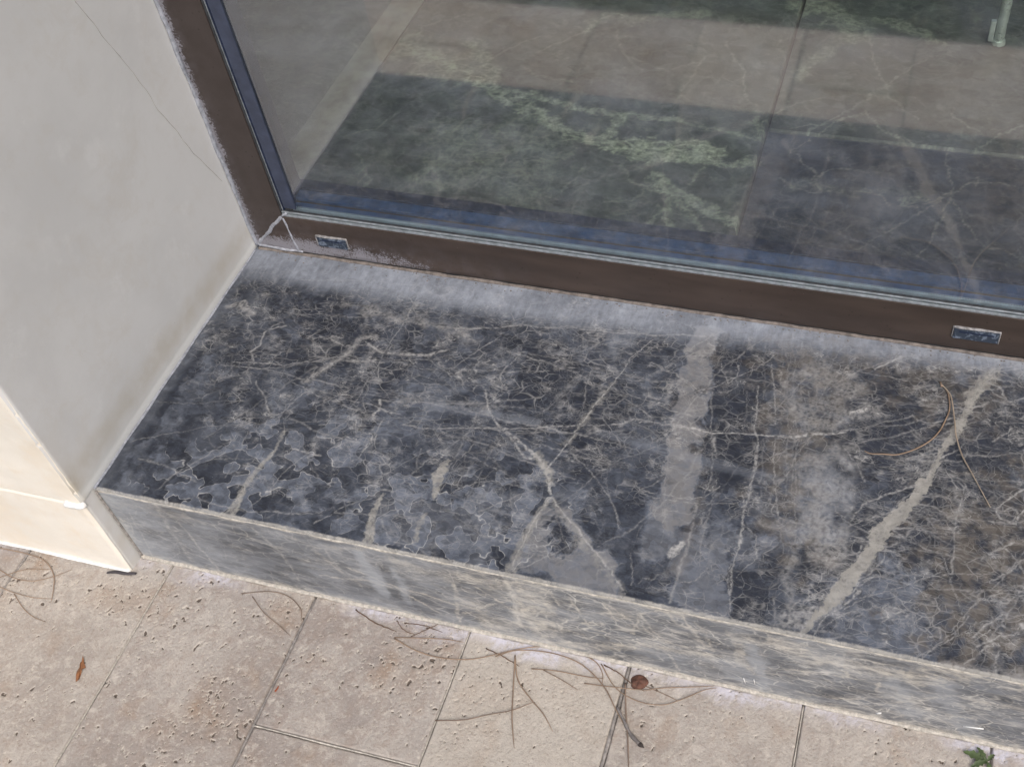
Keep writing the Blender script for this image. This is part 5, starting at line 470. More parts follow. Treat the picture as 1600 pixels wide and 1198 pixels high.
from_bm('crack', bm, simple('crack_shadow', (.36, .345, .32), .9), wall)
# outer cream face with the thin horizontal groove between wall and plinth
xs_ = np.concatenate([[-6, -3, -1, -.5], np.arange(-.3, -.0028, .0024), [-.0028]]); zs2 = np.concatenate([np.arange(-H - .02, .22, .0012), np.linspace(.25, 3.2, 12)])
XX, Z2 = np.meshgrid(xs_, zs2); n2_ = fbm(XX, Z2, 20, 3, 4); groove = sstep(.0016, .0004, np.abs(Z2 + .0038 + .0004 * n2_))
yo = FY + .0010 * n2_ + .0016 * groove - .0008 * (Z2 < -.0038) + .0022 * sstep(.005, 0, -.0028 - XX) ** 2
grid('outer_face', XX, yo, Z2, M_FRONT, None, wall)
box('wall_core', -6, -.0045, FY + .0045, .09, -H - .1, 3.2, M_ROOMWALL, wall)
box('lintel', -.004, 2.9, FY, .095, 2.44, 3.2, M_FRONT, wall)
irregular_strip('filler', [(-.0235, FY - .0003, -.0040), (-.008, FY - .0006, -.0044), (-.001, FY + .001, -.003)], .0062, .0035, M_SEALW, wall, 5, (0, -1, 0), .6, .0016)
irregular_strip('foot_joint', [(-.8, FY - .001, -H + .0012), (-.004, FY - .001, -H + .0012)], .0042, .0035, M_SEALW, wall, 8, (0, -.75, .65), .4)
right_wall = thing('house_wall', 'plastered house wall closing the far end of the window, outside the right edge', 'wall')
box('wall_core', 2.4, 6, FY, .09, -H - .1, 3.2, M_FRONT, right_wall)
room = thing('room_shell', 'pale plaster room walls behind the glass, back left open', 'wall')
box('back_wall', -2.2, -1.6, 5.0, 5.2, -.1, 2.42, M_ROOMWALL, room); box('back_wall', 3.8, 4.4, 5.0, 5.2, -.1, 2.42, M_ROOMWALL, room); box('side_wall', -2.2, -2.0, .095, 5.0, -.1, 2.42, M_ROOMWALL, room); box('side_wall', 4.2, 4.4, .095, 5.0, -.1, 2.42, M_ROOMWALL, room)  # wide gap in the back wall invented to let sky light reach the floor

# ================================================================== MARBLE SILL STEP
sill = thing('marble_sill', 'dark veined marble sill and riser running below the window', 'sill')
us = np.concatenate([np.arange(-.002, .945, .00095), np.linspace(.95, 2.4, 60)])
vs = np.concatenate([np.linspace(-D, -D + .003, 6), np.arange(-D + .0038, .0, .00095), [0.002, .010]])
rg = random.Random(3)
wlk = []
for k in range(120):           # long straight strands that fade in and out of the stone
    x_, y_ = rg.uniform(.0, .93), rg.uniform(-.35, -.04); hd = rg.choice((.06, .06, -.12, .95, 1.5)) + rg.gauss(0, .12); n_s = rg.randint(8, 26); q_ = [(x_, y_)]
    for s_ in range(n_s):
        hd += rg.gauss(0, .05); x_ += math.cos(hd) * .007; y_ += math.sin(hd) * .007; q_.append((x_, y_))
    w_ = rg.uniform(.6, 1.5); wlk.append(('V', rg.uniform(.2, .6), [.2 * w_, w_, .5 * w_, 1.2 * w_, .2 * w_], rg.uniform(.9, 2.4), .4, q_))
wlk += walkers(rg, 200, .02, .95, -.355, -.045, .05, .35, amp=(.16, .46), wid=(.5, 1.0), weight=lambda x, y: .25 if x < .13 else .8)
wlk += walkers(rg, 110, .45, .95, -.355, -.03, .75, .35, amp=(.2, .5), wid=(.5, 1.4))
vp_ = [p for st_ in SILL if st_[0] == 'B' and st_[1] > .65 and len(st_[5]) > 5 for p in st_[5]]
for k in range(110):            # finer branches running out of the broad calcite vein
    i_ = rg.randrange(len(vp_) - 1); a_, b_ = vp_[i_], vp_[i_ + 1]; t_ = rg.random()
    if math.hypot(a_[0] - b_[0], a_[1] - b_[1]) > .08: continue
    x_, y_ = a_[0] + (b_[0] - a_[0]) * t_, a_[1] + (b_[1] - a_[1]) * t_
    hd = math.pi + rg.gauss(.25, .35) if rg.random() < .62 else rg.gauss(.45, .4); q_ = [(x_, y_)]
    for s_ in range(rg.randint(4, 14)):
        hd += rg.gauss(0, .22); x_ += math.cos(hd) * .0045; y_ += math.sin(hd) * .0045; q_.append((x_, y_))
    wlk.append(('V', rg.uniform(.3, .7), [rg.uniform(1.4, 4), 1.6, 1.1, .5], 1.5, 1.0, q_))
wlk += walkers(rg, 60, .02, .95, -.35, -.03, 1.2, .5, amp=(.15, .4), wid=(.5, 1.0), steps=(4, 12))
U, V, m = masks(us, vs, SILL, 'VBTNIKHD', wlk)
nn = fbm(U, V, 14, 4, 41); n5 = fbm(U, V, 60, 3, 45)
# dried film of dirty water along the frame: wide at the left, thinner to the right
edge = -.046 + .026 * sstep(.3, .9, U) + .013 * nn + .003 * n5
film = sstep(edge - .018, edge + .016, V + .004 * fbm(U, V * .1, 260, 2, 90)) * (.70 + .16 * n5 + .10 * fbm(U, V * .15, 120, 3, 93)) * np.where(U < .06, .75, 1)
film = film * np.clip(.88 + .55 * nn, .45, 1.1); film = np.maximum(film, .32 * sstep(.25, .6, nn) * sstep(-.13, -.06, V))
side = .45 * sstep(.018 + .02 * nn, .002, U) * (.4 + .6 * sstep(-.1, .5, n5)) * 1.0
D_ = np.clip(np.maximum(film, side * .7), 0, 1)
frontdust = sstep(.004 + .0022 * n5 + .0015 * nn, .0006, V + D); m['B'] = np.maximum(m['B'], .85 * frontdust)
hz = np.clip(m['H'] + .30 * sstep(.05, .5, fbm(U * .6 + V * .5, V * .5 - U * .1, 22, 3, 50)) * sstep(.13, .02, U), 0, 1)  # bluish sky reflection beside the reveal painted into the haze layer
m['T'] -= .16 * sstep(.16, .03, U)  # stone tone darkened towards the reveal
edz = np.clip((V + D) / .003, 0, 1); Z = -.0030 * (1 - np.sqrt(1 - (1 - edz) ** 2)) + .0002 * nn - .0004 * np.clip(perlin(U * 160, V * 160, 3), 0, 1) * (1 - edz)
Y = V + .0
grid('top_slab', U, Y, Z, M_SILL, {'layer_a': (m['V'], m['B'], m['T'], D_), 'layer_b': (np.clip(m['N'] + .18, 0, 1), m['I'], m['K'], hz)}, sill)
# riser
us = np.concatenate([np.arange(-.0005, .945, .00105), np.linspace(.95, 2.4, 60)]); vs = np.concatenate([[-H - .02, -H - .008], np.arange(-H, -.003, .00105), [-.0030]])
rg = random.Random(9)
wlk = walkers(rg, 300, .0, .95, -H, 0, .02, .22, amp=(.25, .6), wid=(.5, 1.6), weight=lambda x, z: .45 if x < .3 else 1)
wlk += walkers(rg, 70, .0, .35, -H, 0, -.9, .25, amp=(.2, .5), wid=(.5, 1.6))
U, V, m = masks(us, vs, RISER, 'VBTNIKHD', wlk, wamp=.003)
nn = fbm(U, V * 2, 14, 4, 61); n5 = fbm(U, V, 70, 3, 65); st = fbm(U * .35, V * 1.7, 55, 4, 70)
top = sstep(-.009 - .004 * n5, -.0045, V) ; bot = sstep(-H + .0125 + .005 * n5, -H + .004, V)
m['B'] = np.maximum(m['B'], .85 * top * (.8 + .4 * n5)); m['B'] = np.maximum(m['B'], .8 * bot)
m['B'] = np.clip(m['B'] + .40 * sstep(-.1, .45, st + .35 * nn) * sstep(.18, .5, U), 0, 1)
du = np.clip(.14 + .40 * nn + .30 * sstep(.10, 0, U), 0, .8) * np.where(U > .75, .7, 1)
edz = np.clip((-V - .003) / .0022, 0, 1)
Yr = -D - .0002 + .0010 * (1 - edz) ** 2 + .0012 * np.clip(perlin(U * 130, V * 300, 5), 0, 1) * (1 - edz) + .0002 * nn
grid('riser_slab', U, Yr, V, M_RISER, {'layer_a': (m['V'], m['B'], m['T'] + .10 * st, du), 'layer_b': (np.clip(.45 + .55 * sstep(.3, .45, U), 0, 1), U * 0, m['K'], m['H'])}, sill)
box('slab_bed', .002, 2.4, -D + .004, .0, -H, -.008, M_MORTAR, sill)
irregular_strip('chalk_line', [(.0, -D + .0003, -.0032), (.35, -D + .0001, -.0032), (.7, -D + .0003, -.0032), (1.3, -D, -.0032)], .0030, .0004, M_CHALK, sill, 4, (0, -.72, .69), .65, .0022)
irregular_strip('foot_joint', [(.0, -D - .001, -H + .0014), (1.3, -D - .001, -H + .0014)], .0060, .0030, M_CHALK, sill, 14, (0, -.7, .7), .3, .003)
irregular_strip('side_joint', [(-.0005, -D, .0004), (-.0005, -.2, .0006), (-.0008, -.003, .0006)], .0032, .0016, M_SEAL, sill, 15, (.7, 0, .7), .55, .003)
irregular_strip('side_joint', [(.0006, -D - .002, -.002), (.0004, -D - .0012, -H)], .0026, .0008, M_GROUT, sill, 16, (.3, -.95, 0), .25, .003)

# ================================================================== WINDOW
win = thing('window', 'bronze framed double glazed window with chalky deposits above marble sill', 'window')
FH, FW, FD, WX, WZ = .0577, .0504, .056, 2.4, 2.44
prism('bottom_rail', [(.0, .0042), (WX, .0042), (WX - .05, FH), (FW, FH)], .0, FD, M_RAIL, win, bevel=.0009)
prism('jamb', [(.0, .0046), (FW - .0002, FH + .0002), (FW - .0002, WZ - .05), (.0, WZ)], .0006, .046, M_JAMB, win, bevel=.0009)
prism('jamb', [(WX, .0046), (WX - FW, FH + .0002), (WX - FW, WZ - .05), (WX, WZ)], .0006, .046, M_RAIL, win, bevel=.0009)
prism('top_rail', [(.001, WZ), (WX - .001, WZ), (WX - FW, WZ - .0495), (FW, WZ - .0495)], .0, FD, M_RAIL, win, bevel=.0009)
box('glazing_bead', FW + .0006, WX - .06, .0009, .0045, FH + .0002, FH + .0034, M_ALU, win, bevel=.0005)
box('glazing_gasket', FW + .0008, WX - .06, .0016, .0046, FH + .0036, FH + .0058, M_GREYRUB, win, bevel=.0005)
box('glazing_bead', FW + .0012, WX - .06, .0012, .0042, FH + .0060, FH + .0074, M_ALU, win, bevel=.0004)
box('glazing_gasket', FW + .0014, WX - .06, .0022, .0044, FH + .0076, FH + .0086, M_RUBBER, win, bevel=.0003)
box('glazing_gasket', FW + .0002, FW + .0030, .0012, .0044, FH + .008, WZ - .06, M_RUBBER, win, bevel=.0005)
box('glazing_bead', FW + .0032, FW + .0038, .0016, .0042, FH + .009, WZ - .06, M_ALU, win)
box('glazing_gasket', FW + .0040, FW + .0056, .0020, .0043, FH + .009, WZ - .06, M_NAVY, win, bevel=.0004)
box('edge_band', FW + .0059, .0716, .0022, .0043, FH + .0125, WZ - .06, M_BAND, win, bevel=.0004)  # added opaque strip before the glass, keeps the mirrored reveal off its edge
box('outer_glass', FW + .001, WX - .052, GY + .001, GY + .006, FH + .0005, WZ - .052, M_GLASS2, win)
# mirror-coated outer face of the pane, a hair in front of its body
bm = bmesh.new(); bm.faces.new([bm.verts.new(p) for p in [(FW + .0012, GY + .0005, FH + .001), (WX - .052, GY + .0005, FH + .001), (WX - .052, GY + .0005, WZ - .052), (FW + .0012, GY + .0005, WZ - .052)]])
from_bm('glass_coating', bm, M_GLASS, win)
sp = box('spacer_bar', FW + .010, WX - .06, GY + .0075, GY + .0105, FH + .0005, FH + .0062, M_ALU2, win, bevel=.0004)
box('edge_seal', FW + .010, WX - .06, GY + .0108, GY + .0178, FH + .0005, FH + .0054, M_NAVY2, win)
bm = bmesh.new(); x = FW + .013
while x < 1.0:
    bbox(bm, x, x + .0011, GY + .0085, GY + .0096, FH + .0061, FH + .00655); x += .0026
d_ = from_bm('perforation', bm, M_RUBBER, sp); d_['kind'] = 'stuff'
box('spacer_bar', FW + .0075, FW + .0115, GY + .0075, GY + .0175, FH + .007, WZ - .06, M_NAVY, win, bevel=.0004)
bm = bmesh.new(); z = FH + .010
while z < .50:
    bbox(bm, FW + .0112, FW + .0118, GY + .0085, GY + .0098, z, z + .0011); z += .0026
d_ = from_bm('perforation', bm, M_GREYRUB, win); d_['kind'] = 'stuff'
box('inner_glass', FW + .001, WX - .052, GY + .019, GY + .025, FH + .0005, WZ - .052, M_GLASS2, win)
box('edge_seal', FW + .001, WX - .055, GY + .0255, GY + .040, FH + .0003, FH + .0050, M_NAVY2, win, bevel=.0008)
box('inner_rail', FW - .01, WX - .04, GY + .0405, .0610, .001, FH + .0065, M_NAVY, win, bevel=.0015)
box('inner_jamb', .004, FW + .006, GY + .0262, .0480, FH + .007, WZ - .05, M_NAVY, win, bevel=.0012)
# old sealant over the mitre, the end joint and round the frame
irregular_strip('sealant', [(.002, -.0002, .006), (.018, -.0002, .023), (.034, -.0002, .040), (.0495, -.0002, .0572)], .0044, .0008, M_SEAL, win, 21, (0, -1, 0), .95, .0012)
irregular_strip('sealant', [(.0515, -.0002, .0560), (.0525, -.0002, .040), (.0545, -.0002, .020), (.0560, -.0002, .006)], .0030, .0007, M_SEAL, win, 22, (0, -1, 0), .9, .0012)
irregular_strip('sealant', [(.0010, -.0006, .006), (.0004, -.0006, .25), (.0008, -.0006, .6), (.0006, -.0006, 2.4)], .0046, .0020, M_SEAL, win, 23, (.6, -.8, 0), .7, .004)
irregular_strip('sealant', [(.0510, -.0001, FH + .001), (.0545, -.0002, FH + .0035), (.058, .0004, FH + .0050)], .0026, .0009, M_SEAL, win, 24, (0, -1, 0), .5, .0015)
irregular_strip('caulk', [(.002, -.0012, .0012), (.2, -.0015, .0012), (.5, -.0010, .0010), (.9, -.0014, .0012), (2.39, -.0012, .0012)], .0044, .0009, M_CAULK, win, 25, (0, -.8, .6), .3, .0025)
irregular_strip('sealant', [(.004, -.0004, .0055), (.03, -.0004, .0052), (.055, -.0004, .0048), (.062, -.0003, .0046)], .0034, .0012, M_SEAL, win, 26, (0, -1, 0), .9, .0015)
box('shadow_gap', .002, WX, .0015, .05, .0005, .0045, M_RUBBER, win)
rngd = random.Random(12); grit = bmesh.new()
for k in range(150):
    gx = rngd.uniform(.02, .92); gy = -abs(rngd.gauss(0, .004)) - .003; s_ = rngd.uniform(.0003, .0009); bmesh.ops.create_icosphere(grit, subdivisions=1, radius=s_, matrix=Matrix.Translation((gx, gy, s_ * .5)) @ Matrix.Diagonal((1.4, 1, .7, 1)))
from_bm('grit', grit, M_CAULK, sill, props={'kind': 'stuff'})
def drain(x0, x1, z0, z1, seed):
    c = box('drain_cover', x0, x1, -.0022, .0008, z0, z1, M_CAP, win, bevel=.0009)
    e = .0008
    irregular_strip('rim', [(x0 - e, -.0003, z0 + .001), (x0 - e, -.0003, z1 + e), (x1 + e, -.0003, z1 + e), (x1 + e, -.0003, z0)], .0017, .0020, M_RIM, c, seed, (0, -1, 0), .55, .0016)
    box('slot', x0 + .005, x1 - .005, -.0026, -.0018, z1 - .0050, z1 - .0036, M_NAVY, c)
drain(.0885, .1255, .0205, .0352, 31); drain(.8075, .8520, .0205, .0355, 32)

# ================================================================== PAVING
pav = box('paving', -6, 6, -.765, FY + .03, -H - .045, -H - .0045, M_GROUT, props=props_s)
colx = [-.6455, -.474, -.303, -.1321, .0380, .2087, .3820, .5495, .7205, .892, 1.063, 1.234]
gap = {.0380: .0008, .2087: .0026, .3820: .0009, .5495: .0030, .7205: .0011, -.1321: .0014}
rng = random.Random(17)
GP = lambda x: gap.get(round(x, 4), .0012)
ends = {4: [-.765], 5: [-.5065, -.765], 6: [-.765], 7: [-.4630 - .0, -.765], 8: [-.765], 3: [-.62, -.765]}
ends[7] = [-.607, -.765]
for i in range(len(colx) - 1):
    x0, x1 = colx[i] + GP(colx[i]) / 2 * 1.0, colx[i + 1] - GP(colx[i + 1]) / 2
    back = (FY - .0005) if colx[i + 1] < .02 else -D - .0012
    yb = back
    for e in ends.get(i, [-.765]):
        y1 = yb - (.0008 if yb != back else 0); y0 = e + .0006; yb = e
        near = 2 <= i <= 9
        st_ = .00115 if near else .02
        us = np.append(np.arange(x0, x1, st_), x1); vs = np.append(np.arange(y0, y1, st_ if y1 > -.62 and near else .002 if near else .02), y1)
        if near and len(vs) > 5 and y0 < -.66: vs = np.concatenate([np.arange(y0, -.655, .008), np.arange(-.655, y1, st_), [y1]])
        U, V = np.meshgrid(us, vs); sd_ = i * 3
        w1 = fbm(U, V, 50, 2, 3) * .006; w2 = fbm(U, V, 50, 2, 13) * .006
        A = fbm(U + w1, (V + w2) * .8, 150, 3, 5 + sd_); Dn = fbm(U, V, 11, 3, 9 + sd_); Ds = fbm(U, V, 28, 2, 19 + sd_)
        thr = .355 - .24 * np.clip(Dn * 1.3 + Ds * .7, -.6, .75) + (.12 if i == 6 else 0) + (.05 if i >= 7 else 0)
        B_ = fbm(U, V, 320, 2, 15 + sd_)
        pit = sstep(thr, thr + .13, A) ; pit = np.maximum(pit, sstep(.40, .55, B_ - .06 + .35 * Dn) * .9)
        pit *= np.clip(.55 + 1.2 * perlin(U * 300, V * 300, 6), .0, 1)
        ed = np.minimum(np.minimum(U - x0, x1 - U), np.minimum(V - y0, y1 - V)) + .0006 * Ds
        Zt = -H - .0022 * pit + .0007 * Ds + .0003 * A - .0012 * (1 - sstep(0, .0018, ed))
        tz = rng.uniform(-.0004, .0004); Zt += tz
        Zt[0, :] = Zt[-1, :] = -H - .008; Zt[:, 0] = Zt[:, -1] = -H - .008
        stain = np.clip(.5 * sstep(.1, .6, Dn) + .5 * sstep(.15, .6, fbm(U, V, 24, 3, 77)), 0, 1) * (.45 if i == 6 else .75)
        eff = sstep(.022, .002, back - V + .012 * Ds - .010 * Dn) * np.clip(.5 + 1.6 * fbm(U, V, 9, 2, 33), 0, 1)
        grid('tile', U, V, Zt, M_TRAV, {'layer_a': (pit, stain, np.full(U.shape, {6: .85, 7: .30, 8: .3, 5: .0, 4: .08, 3: .35}.get(i, .1)), eff)}, pav)
# grout lines that sit nearly flush
for x, wd, mt, z in [(.2087, .0030, M_GROUT, -.0018), (.5495, .0034, M_GROUT, -.0014), (.0380, .0014, M_CHALK, -.0003), (.3820, .0013, M_CHALK, -.0006), (.7205, .0016, M_CHALK, -.0010), (-.1321, .0018, M_GROUT, -.001)]:
    irregular_strip('grout_line', [(x, FY - .002 if x < .02 else -D - .003, -H + z), (x, -.763, -H + z)], wd, .0003, mt, pav, int(abs(x) * 1000), (0, 0, 1), .5, .004)
irregular_strip('grout_line', [(.210, -.5065, -H - .0006), (.381, -.5065, -H - .0006)], .0016, .0003, M_CHALK, pav, 71, (0, 0, 1), .5, .004)

# low dark planting beyond the paving, seen mirrored in the glass
N = NT('dark_leaf'); oi = N.noise(N.co, 7, 3); c = N.mix(N.ramp(oi, .38, .62), (.020, .040, .014), (.075, .075, .028)); N.bsdf(c, .55, spec=.3); M_LEAF = N.m
rng = random.Random(23); bm = bmesh.new()
for k in range(5200):
    x = rng.uniform(-1.0, 2.6); y = -.785 - abs(rng.gauss(0, .40)); z = -.212 + rng.uniform(0, .085) * (1 if y < -.8 else .75); s = rng.uniform(.007, .018); a = rng.uniform(0, 6.28)
    Mx = Matrix.Translation((x, y, z)) @ Matrix.Rotation(a, 4, 'Z') @ Matrix.Rotation(rng.uniform(-.2, 1.0), 4, 'X')
    v = [bm.verts.new(Mx @ Vector(p)) for p in [(0, -s * 1.5, 0), (s * .5, -s * .2, s * .15), (0, s * 1.6, -s * .2), (-s * .5, -s * .2, s * .15)]]
    bm.faces.new((v[0], v[1], v[2])); bm.faces.new((v[0], v[2], v[3]))
from_bm('ground_cover', bm, M_LEAF, props={'kind': 'stuff', 'label': 'low dark leafy ground cover beyond the paving mirrored in glass'})
box('planting_bed', -6, 6, -2.6, -.766, -.215, -.205, M_SOIL, props=props_s)

# ================================================================== THINGS
NEC = [simple('needle_tan', (.25, .178, .125), .55, var=.3, scale=40), simple('needle_brown', (.22, .15, .10), .6, var=.3, scale=40), simple('needle_grey', (.20, .145, .11), .7, var=.3, scale=40), simple('twig_dark', (.12, .075, .05), .75, var=.35, scale=60), simple('needle_pale', (.31, .255, .20), .5, var=.25, scale=40)]
NL = ['hooked brown pine needle curling from the left photo edge under the cream wall',
 'brown needle sweeping through the left cluster with its tip turned up right',
 'thin needle crossing the middle of the left cluster almost straight',
 'lowest long needle of the left cluster ending in the hook of another',
 'thin stray needle pointing down right below the left cluster',
 'arched grey needle over the pit patch at the wide dark tile joint',
 'short straight needle slanting to the wide dark joint beneath the arched one',
 'dark crooked twig nearest the step foot at the left end of the middle litter',
 'short straight tan needle lying level right of the crooked dark twig',
 'longest tan needle, S shaped, running along the foot of the step',
 'tan needle arching over the cream tile and dropping to the grey twig',
 'straight needle standing upright in view in the middle of the cream tile',
 'bent needle forking down right from the top of the upright one',
 'greyish needle lying nearly level across the narrow joint of the cream tile',
 'pale short needle pointing right towards the crossing over the wide joint',
 'short grey needle slanting down right just below the pale short one',
 'long thin level needle passing just below the round brown seed scale',
 'sagging needle curving below the round brown seed scale to the right',
 'dark bent needle tip touching the round brown seed scale',
 'thick brown needle running straight down beside the wide grey joint',
 'short needle slanting right below the round brown seed scale',
 'thin twig offshoot slanting right above the pit near the crooked twig',
 'tiny twig slanting down right at the fork of the crooked dark twig',
 'tiny twig slanting up right that crosses the thin offshoot',
 'dark short twig crossing the long needle above the upright needle']
grp = 'dry pine needles and twigs fallen on the travertine'
rng = random.Random(4)
for k, ((wd, ci, pts), lb) in enumerate(zip(NEEDLES, NL)):
    x0, y0 = pts[0]; n = len(pts); arch = rng.uniform(.0005, .0022) if n > 3 else .0004
    P = catmull([(x - x0, y - y0, wd * .0005 + arch * math.sin(math.pi * j / (n - 1)) + rng.uniform(0, .0004)) for j, (x, y) in enumerate(pts)], 7)
    if ci == 3: P = [p + Vector((rng.uniform(-1, 1), rng.uniform(-1, 1), 0)) * .0004 for p in P]
    bm = bmesh.new(); r0 = wd * .00041
    tube(bm, P, lambda t: r0 * (1.25 - .2 * t if t < .05 else 1.0 - .55 * max(0, (t - .75) / .25)), 6, .75)
    o = from_bm('twig' if ci == 3 else 'pine_needle', bm, NEC[ci], smooth=True); o.location = (x0, y0, -H)
    o['label'] = lb; o['category'] = 'twig' if ci == 3 else 'pine needle'; o['group'] = grp
# pair of needles joined at one base, lying on the sill
x0, y0 = SILLNEEDLES[0][0]
pr = thing('pine_needle_pair', 'pair of dry pine needles joined at one end lying on dark sill at right', 'pine needle', (x0, y0, .0002))
for k, pts in enumerate(SILLNEEDLES):
    n = len(pts); P = catmull([(x - x0, y - y0, .0009 + (.0035 if k == 0 else .0015) * math.sin(math.pi * j / (n - 1))) for j, (x, y) in enumerate(pts)], 7)
    bm = bmesh.new(); tube(bm, P, lambda t: .00078 * (1 - .5 * max(0, (t - .8) / .2)), 6, .8); from_bm('needle', bm, NEC[4] if k == 0 else NEC[0], pr, smooth=True)
bm = bmesh.new(); tube(bm, [Vector((-.001, .002, .001)), Vector((0, 0, .0011)), Vector((.001, -.004, .0011))], .0011, 7); from_bm('sheath', bm, NEC[2], pr, smooth=True)
# thick grey twig with a dark tip
tp = MISC['twig']; x0, y0 = tp[0]; P = catmull([(x - x0, y - y0, .0022 + .0006 * math.sin(j * 2)) for j, (x, y) in enumerate(tp)], 8)
tw = thing('twig', 'thick grey twig with blackened tip beside the wide tile joint', 'twig', (x0, y0, -H))
bm = bmesh.new(); tube(bm, P[:-7], lambda t: .0010 + .0012 * t + .0003 * math.sin(t * 19), 8); from_bm('stem', bm, simple('grey_bark', (.17, .155, .15), .85, var=.35, scale=150, bump=.001), tw, smooth=True)
bm = bmesh.new(); tube(bm, P[-8:], lambda t: .0022 + .0006 * math.sin(math.pi * min(1, t * 1.5)) - .0018 * t, 8); from_bm('tip', bm, simple('burnt_tip', (.03, .024, .022), .85, var=.4, scale=200, bump=.001), tw, smooth=True)
# round brown seed scale
bm = bmesh.new(); rg = random.Random(2); rings = []
for ri, (rr, zz) in enumerate([(.0, .0036), (.0035, .0035), (.0062, .0028), (.0080, .0016), (.0086, .0004), (.0078, .0)]):
    if ri == 0: rings.append([bm.verts.new((0, 0, zz))]); continue
    rings.append([bm.verts.new((rr * (1 + .07 * math.sin(3 * a + 1) + .05 * math.sin(5 * a)) * math.cos(a), rr * .92 * (1 + .06 * math.sin(2 * a)) * math.sin(a), zz * (1 + .25 * math.sin(4 * a)))) for a in [k * math.pi / 12 for k in range(24)]])
for k in range(24): bm.faces.new((rings[0][0], rings[1][k], rings[1][(k + 1) % 24]))
for a, b in zip(rings[1:], rings[2:]):
    for k in range(24): bm.faces.new((a[k], b[k], b[(k + 1) % 24], a[(k + 1) % 24]))
o = from_bm('seed_scale', bm, simple('rust_brown', (.11, .050, .034), .8, var=.4, scale=190, bump=.0012), smooth=True); o.location = (*MISC['disc'], -H - .0002)
o['label'] = 'round rust brown seed scale lying by the step foot'; o['category'] = 'seed scale'
# little orange oak leaf fragment
lf = MISC['leaf']; cx = sum(p[0] for p in lf) / len(lf); cy = sum(p[1] for p in lf) / len(lf)
bm = bmesh.new(); Lp = []
out = []
for k in range(len(lf)):
    a = lf[k]; b = lf[(k + 1) % len(lf)]; out += [a, ((a[0] + b[0]) / 2 + (cx - a[0]) * .12, (a[1] + b[1]) / 2 + (cy - a[1]) * .12)]
ctr = bm.verts.new((0, 0, .0016)); rv = [bm.verts.new((p[0] - cx, p[1] - cy, .0004 + .0022 * (j % 3 == 0))) for j, p in enumerate(out)]
for k in range(len(rv)): bm.faces.new((ctr, rv[k], rv[(k + 1) % len(rv)]))
ret = bmesh.ops.extrude_face_region(bm, geom=bm.faces[:]); bmesh.ops.translate(bm, verts=[v for v in ret['geom'] if isinstance(v, bmesh.types.BMVert)], vec=(0, 0, .0004))
o = from_bm('dry_leaf', bm, simple('orange_leaf', (.22, .095, .04), .7, var=.4, scale=120)); o.location = (cx, cy, -H + .0002); o['label'] = 'small curled orange leaf fragment on the travertine at lower left'; o['category'] = 'leaf'
bm = bmesh.new(); tube(bm, [Vector((0, 0, .0008)), Vector((.0012, .003, .0012)), Vector((.001, .006, .0008))], lambda t: .0011 * (1 - .6 * t), 6)
o = from_bm('leaf_scrap', bm, simple('red_scrap', (.33, .08, .03), .7)); o.location = (*MISC['red'], -H); o['label'] = 'tiny red brown leaf scrap beside the wide dark tile joint'; o['category'] = 'leaf'
# dark strip at the foot of the wall corner
sp_ = MISC['strip']; x0, y0 = sp_[0]; P = catmull([(x - x0, y - y0 - .0016, .0018) for x, y in sp_], 6); bm = bmesh.new(); tube(bm, P, lambda t: .0019 * (.55 + .9 * math.sqrt(max(0, t * (1 - t))) + .15 * t), 8, .6)
o = from_bm('dark_strip', bm, simple('dark_scrap', (.045, .04, .045), .6, var=.3), smooth=True); o.location = (x0, y0, -H); o['label'] = 'short dark strip at the foot of the cream wall corner'; o['category'] = 'strip'
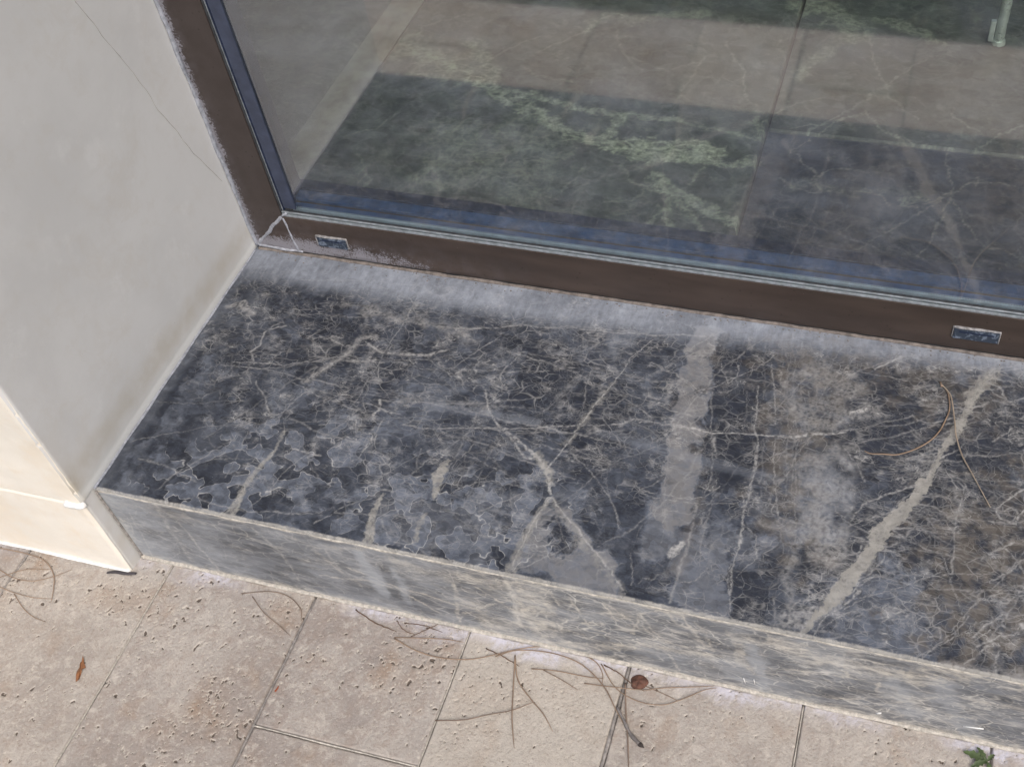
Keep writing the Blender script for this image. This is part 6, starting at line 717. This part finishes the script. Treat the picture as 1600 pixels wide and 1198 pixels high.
# weed sprouting at the step foot
wx, wy = MISC['weed']
wd_ = thing('weed', 'small green lobed weed growing at the foot of step at lower right', 'plant', (wx + .006, wy - .004, -H))
M_WEED = simple('weed_green', (.075, .11, .042), .6, var=.35, scale=60)
for ang, L_, wv_ in [(2.9, .021, .010), (2.2, .015, .006), (3.7, .016, .007), (.9, .011, .005), (5.2, .012, .005)]:
    bm = bmesh.new(); prev = None; dx, dy = math.cos(ang), math.sin(ang)
    for k in range(9):
        t = k / 8; ww = wv_ * math.sin(math.pi * min(1, t * .93 + .05)) * (.55 + .45 * (k % 2)); zc = .002 + .008 * t - .009 * t * t; c_ = Vector((dx * L_ * t, dy * L_ * t, zc))
        s_ = Vector((-dy, dx, 0)) * ww * .5
        cur = (bm.verts.new(c_ + s_ + Vector((0, 0, .0012))), bm.verts.new(c_), bm.verts.new(c_ - s_ + Vector((0, 0, .0012))))
        if prev: bm.faces.new((prev[0], prev[1], cur[1], cur[0])); bm.faces.new((prev[1], prev[2], cur[2], cur[1]))
        prev = cur
    from_bm('leaf', bm, M_WEED, wd_, smooth=True)
bm = bmesh.new(); tube(bm, [Vector((0, 0, -.002)), Vector((-.001, 0, .003))], .0012, 6); from_bm('stem', bm, M_WEED, wd_)
# white lint and paint drips on the riser
def sliver(pts, wd, lb, nm, cat, mat=M_SEALW):
    P = [Vector((x, -D - .0006, z)) for x, z in pts]; m_ = P[0].lerp(P[-1], .5) + Vector((0, -.0003, .0006)); x0 = P[0].copy(); bm = bmesh.new(); tube(bm, [p - x0 for p in (P[0], m_, P[-1])], wd, 6, .6)
    o = from_bm(nm, bm, mat, smooth=True); o.location = x0; o['label'] = lb; o['category'] = cat
sliver(MISC['lint'], .0007, 'longer bright white lint fibre stuck on the riser at right', 'lint', 'lint'); sliver(MISC['lint2'], .0008, 'shorter white lint fleck left of the long one on the riser', 'lint', 'lint')
sliver(MISC['drip'], .0007, 'left of two small white paint drips low on the riser', 'paint_drip', 'paint drip'); sliver(MISC['drip2'], .0005, 'right of two small white paint drips low on the riser', 'paint_drip', 'paint drip')
# slim steel post standing in the room
po = thing('steel_post', 'slim upright steel post with side bracket standing on marble behind the glass', 'post', (.8290, .572, 0))
bm = bmesh.new(); bmesh.ops.create_cone(bm, cap_ends=True, segments=24, radius1=.0065, radius2=.0065, depth=.9, matrix=Matrix.Translation((0, 0, .455))); from_bm('tube', bm, M_CHROME, po, smooth=False)
bm = bmesh.new(); bmesh.ops.create_cone(bm, cap_ends=True, segments=24, radius1=.0095, radius2=.0085, depth=.006, matrix=Matrix.Translation((0, 0, .0034))); from_bm('foot', bm, M_CHROME, po, bevel=.0006)
box('bracket', -.0145, -.0078, -.004, .004, .004, .034, M_CHROME, po, bevel=.0012)
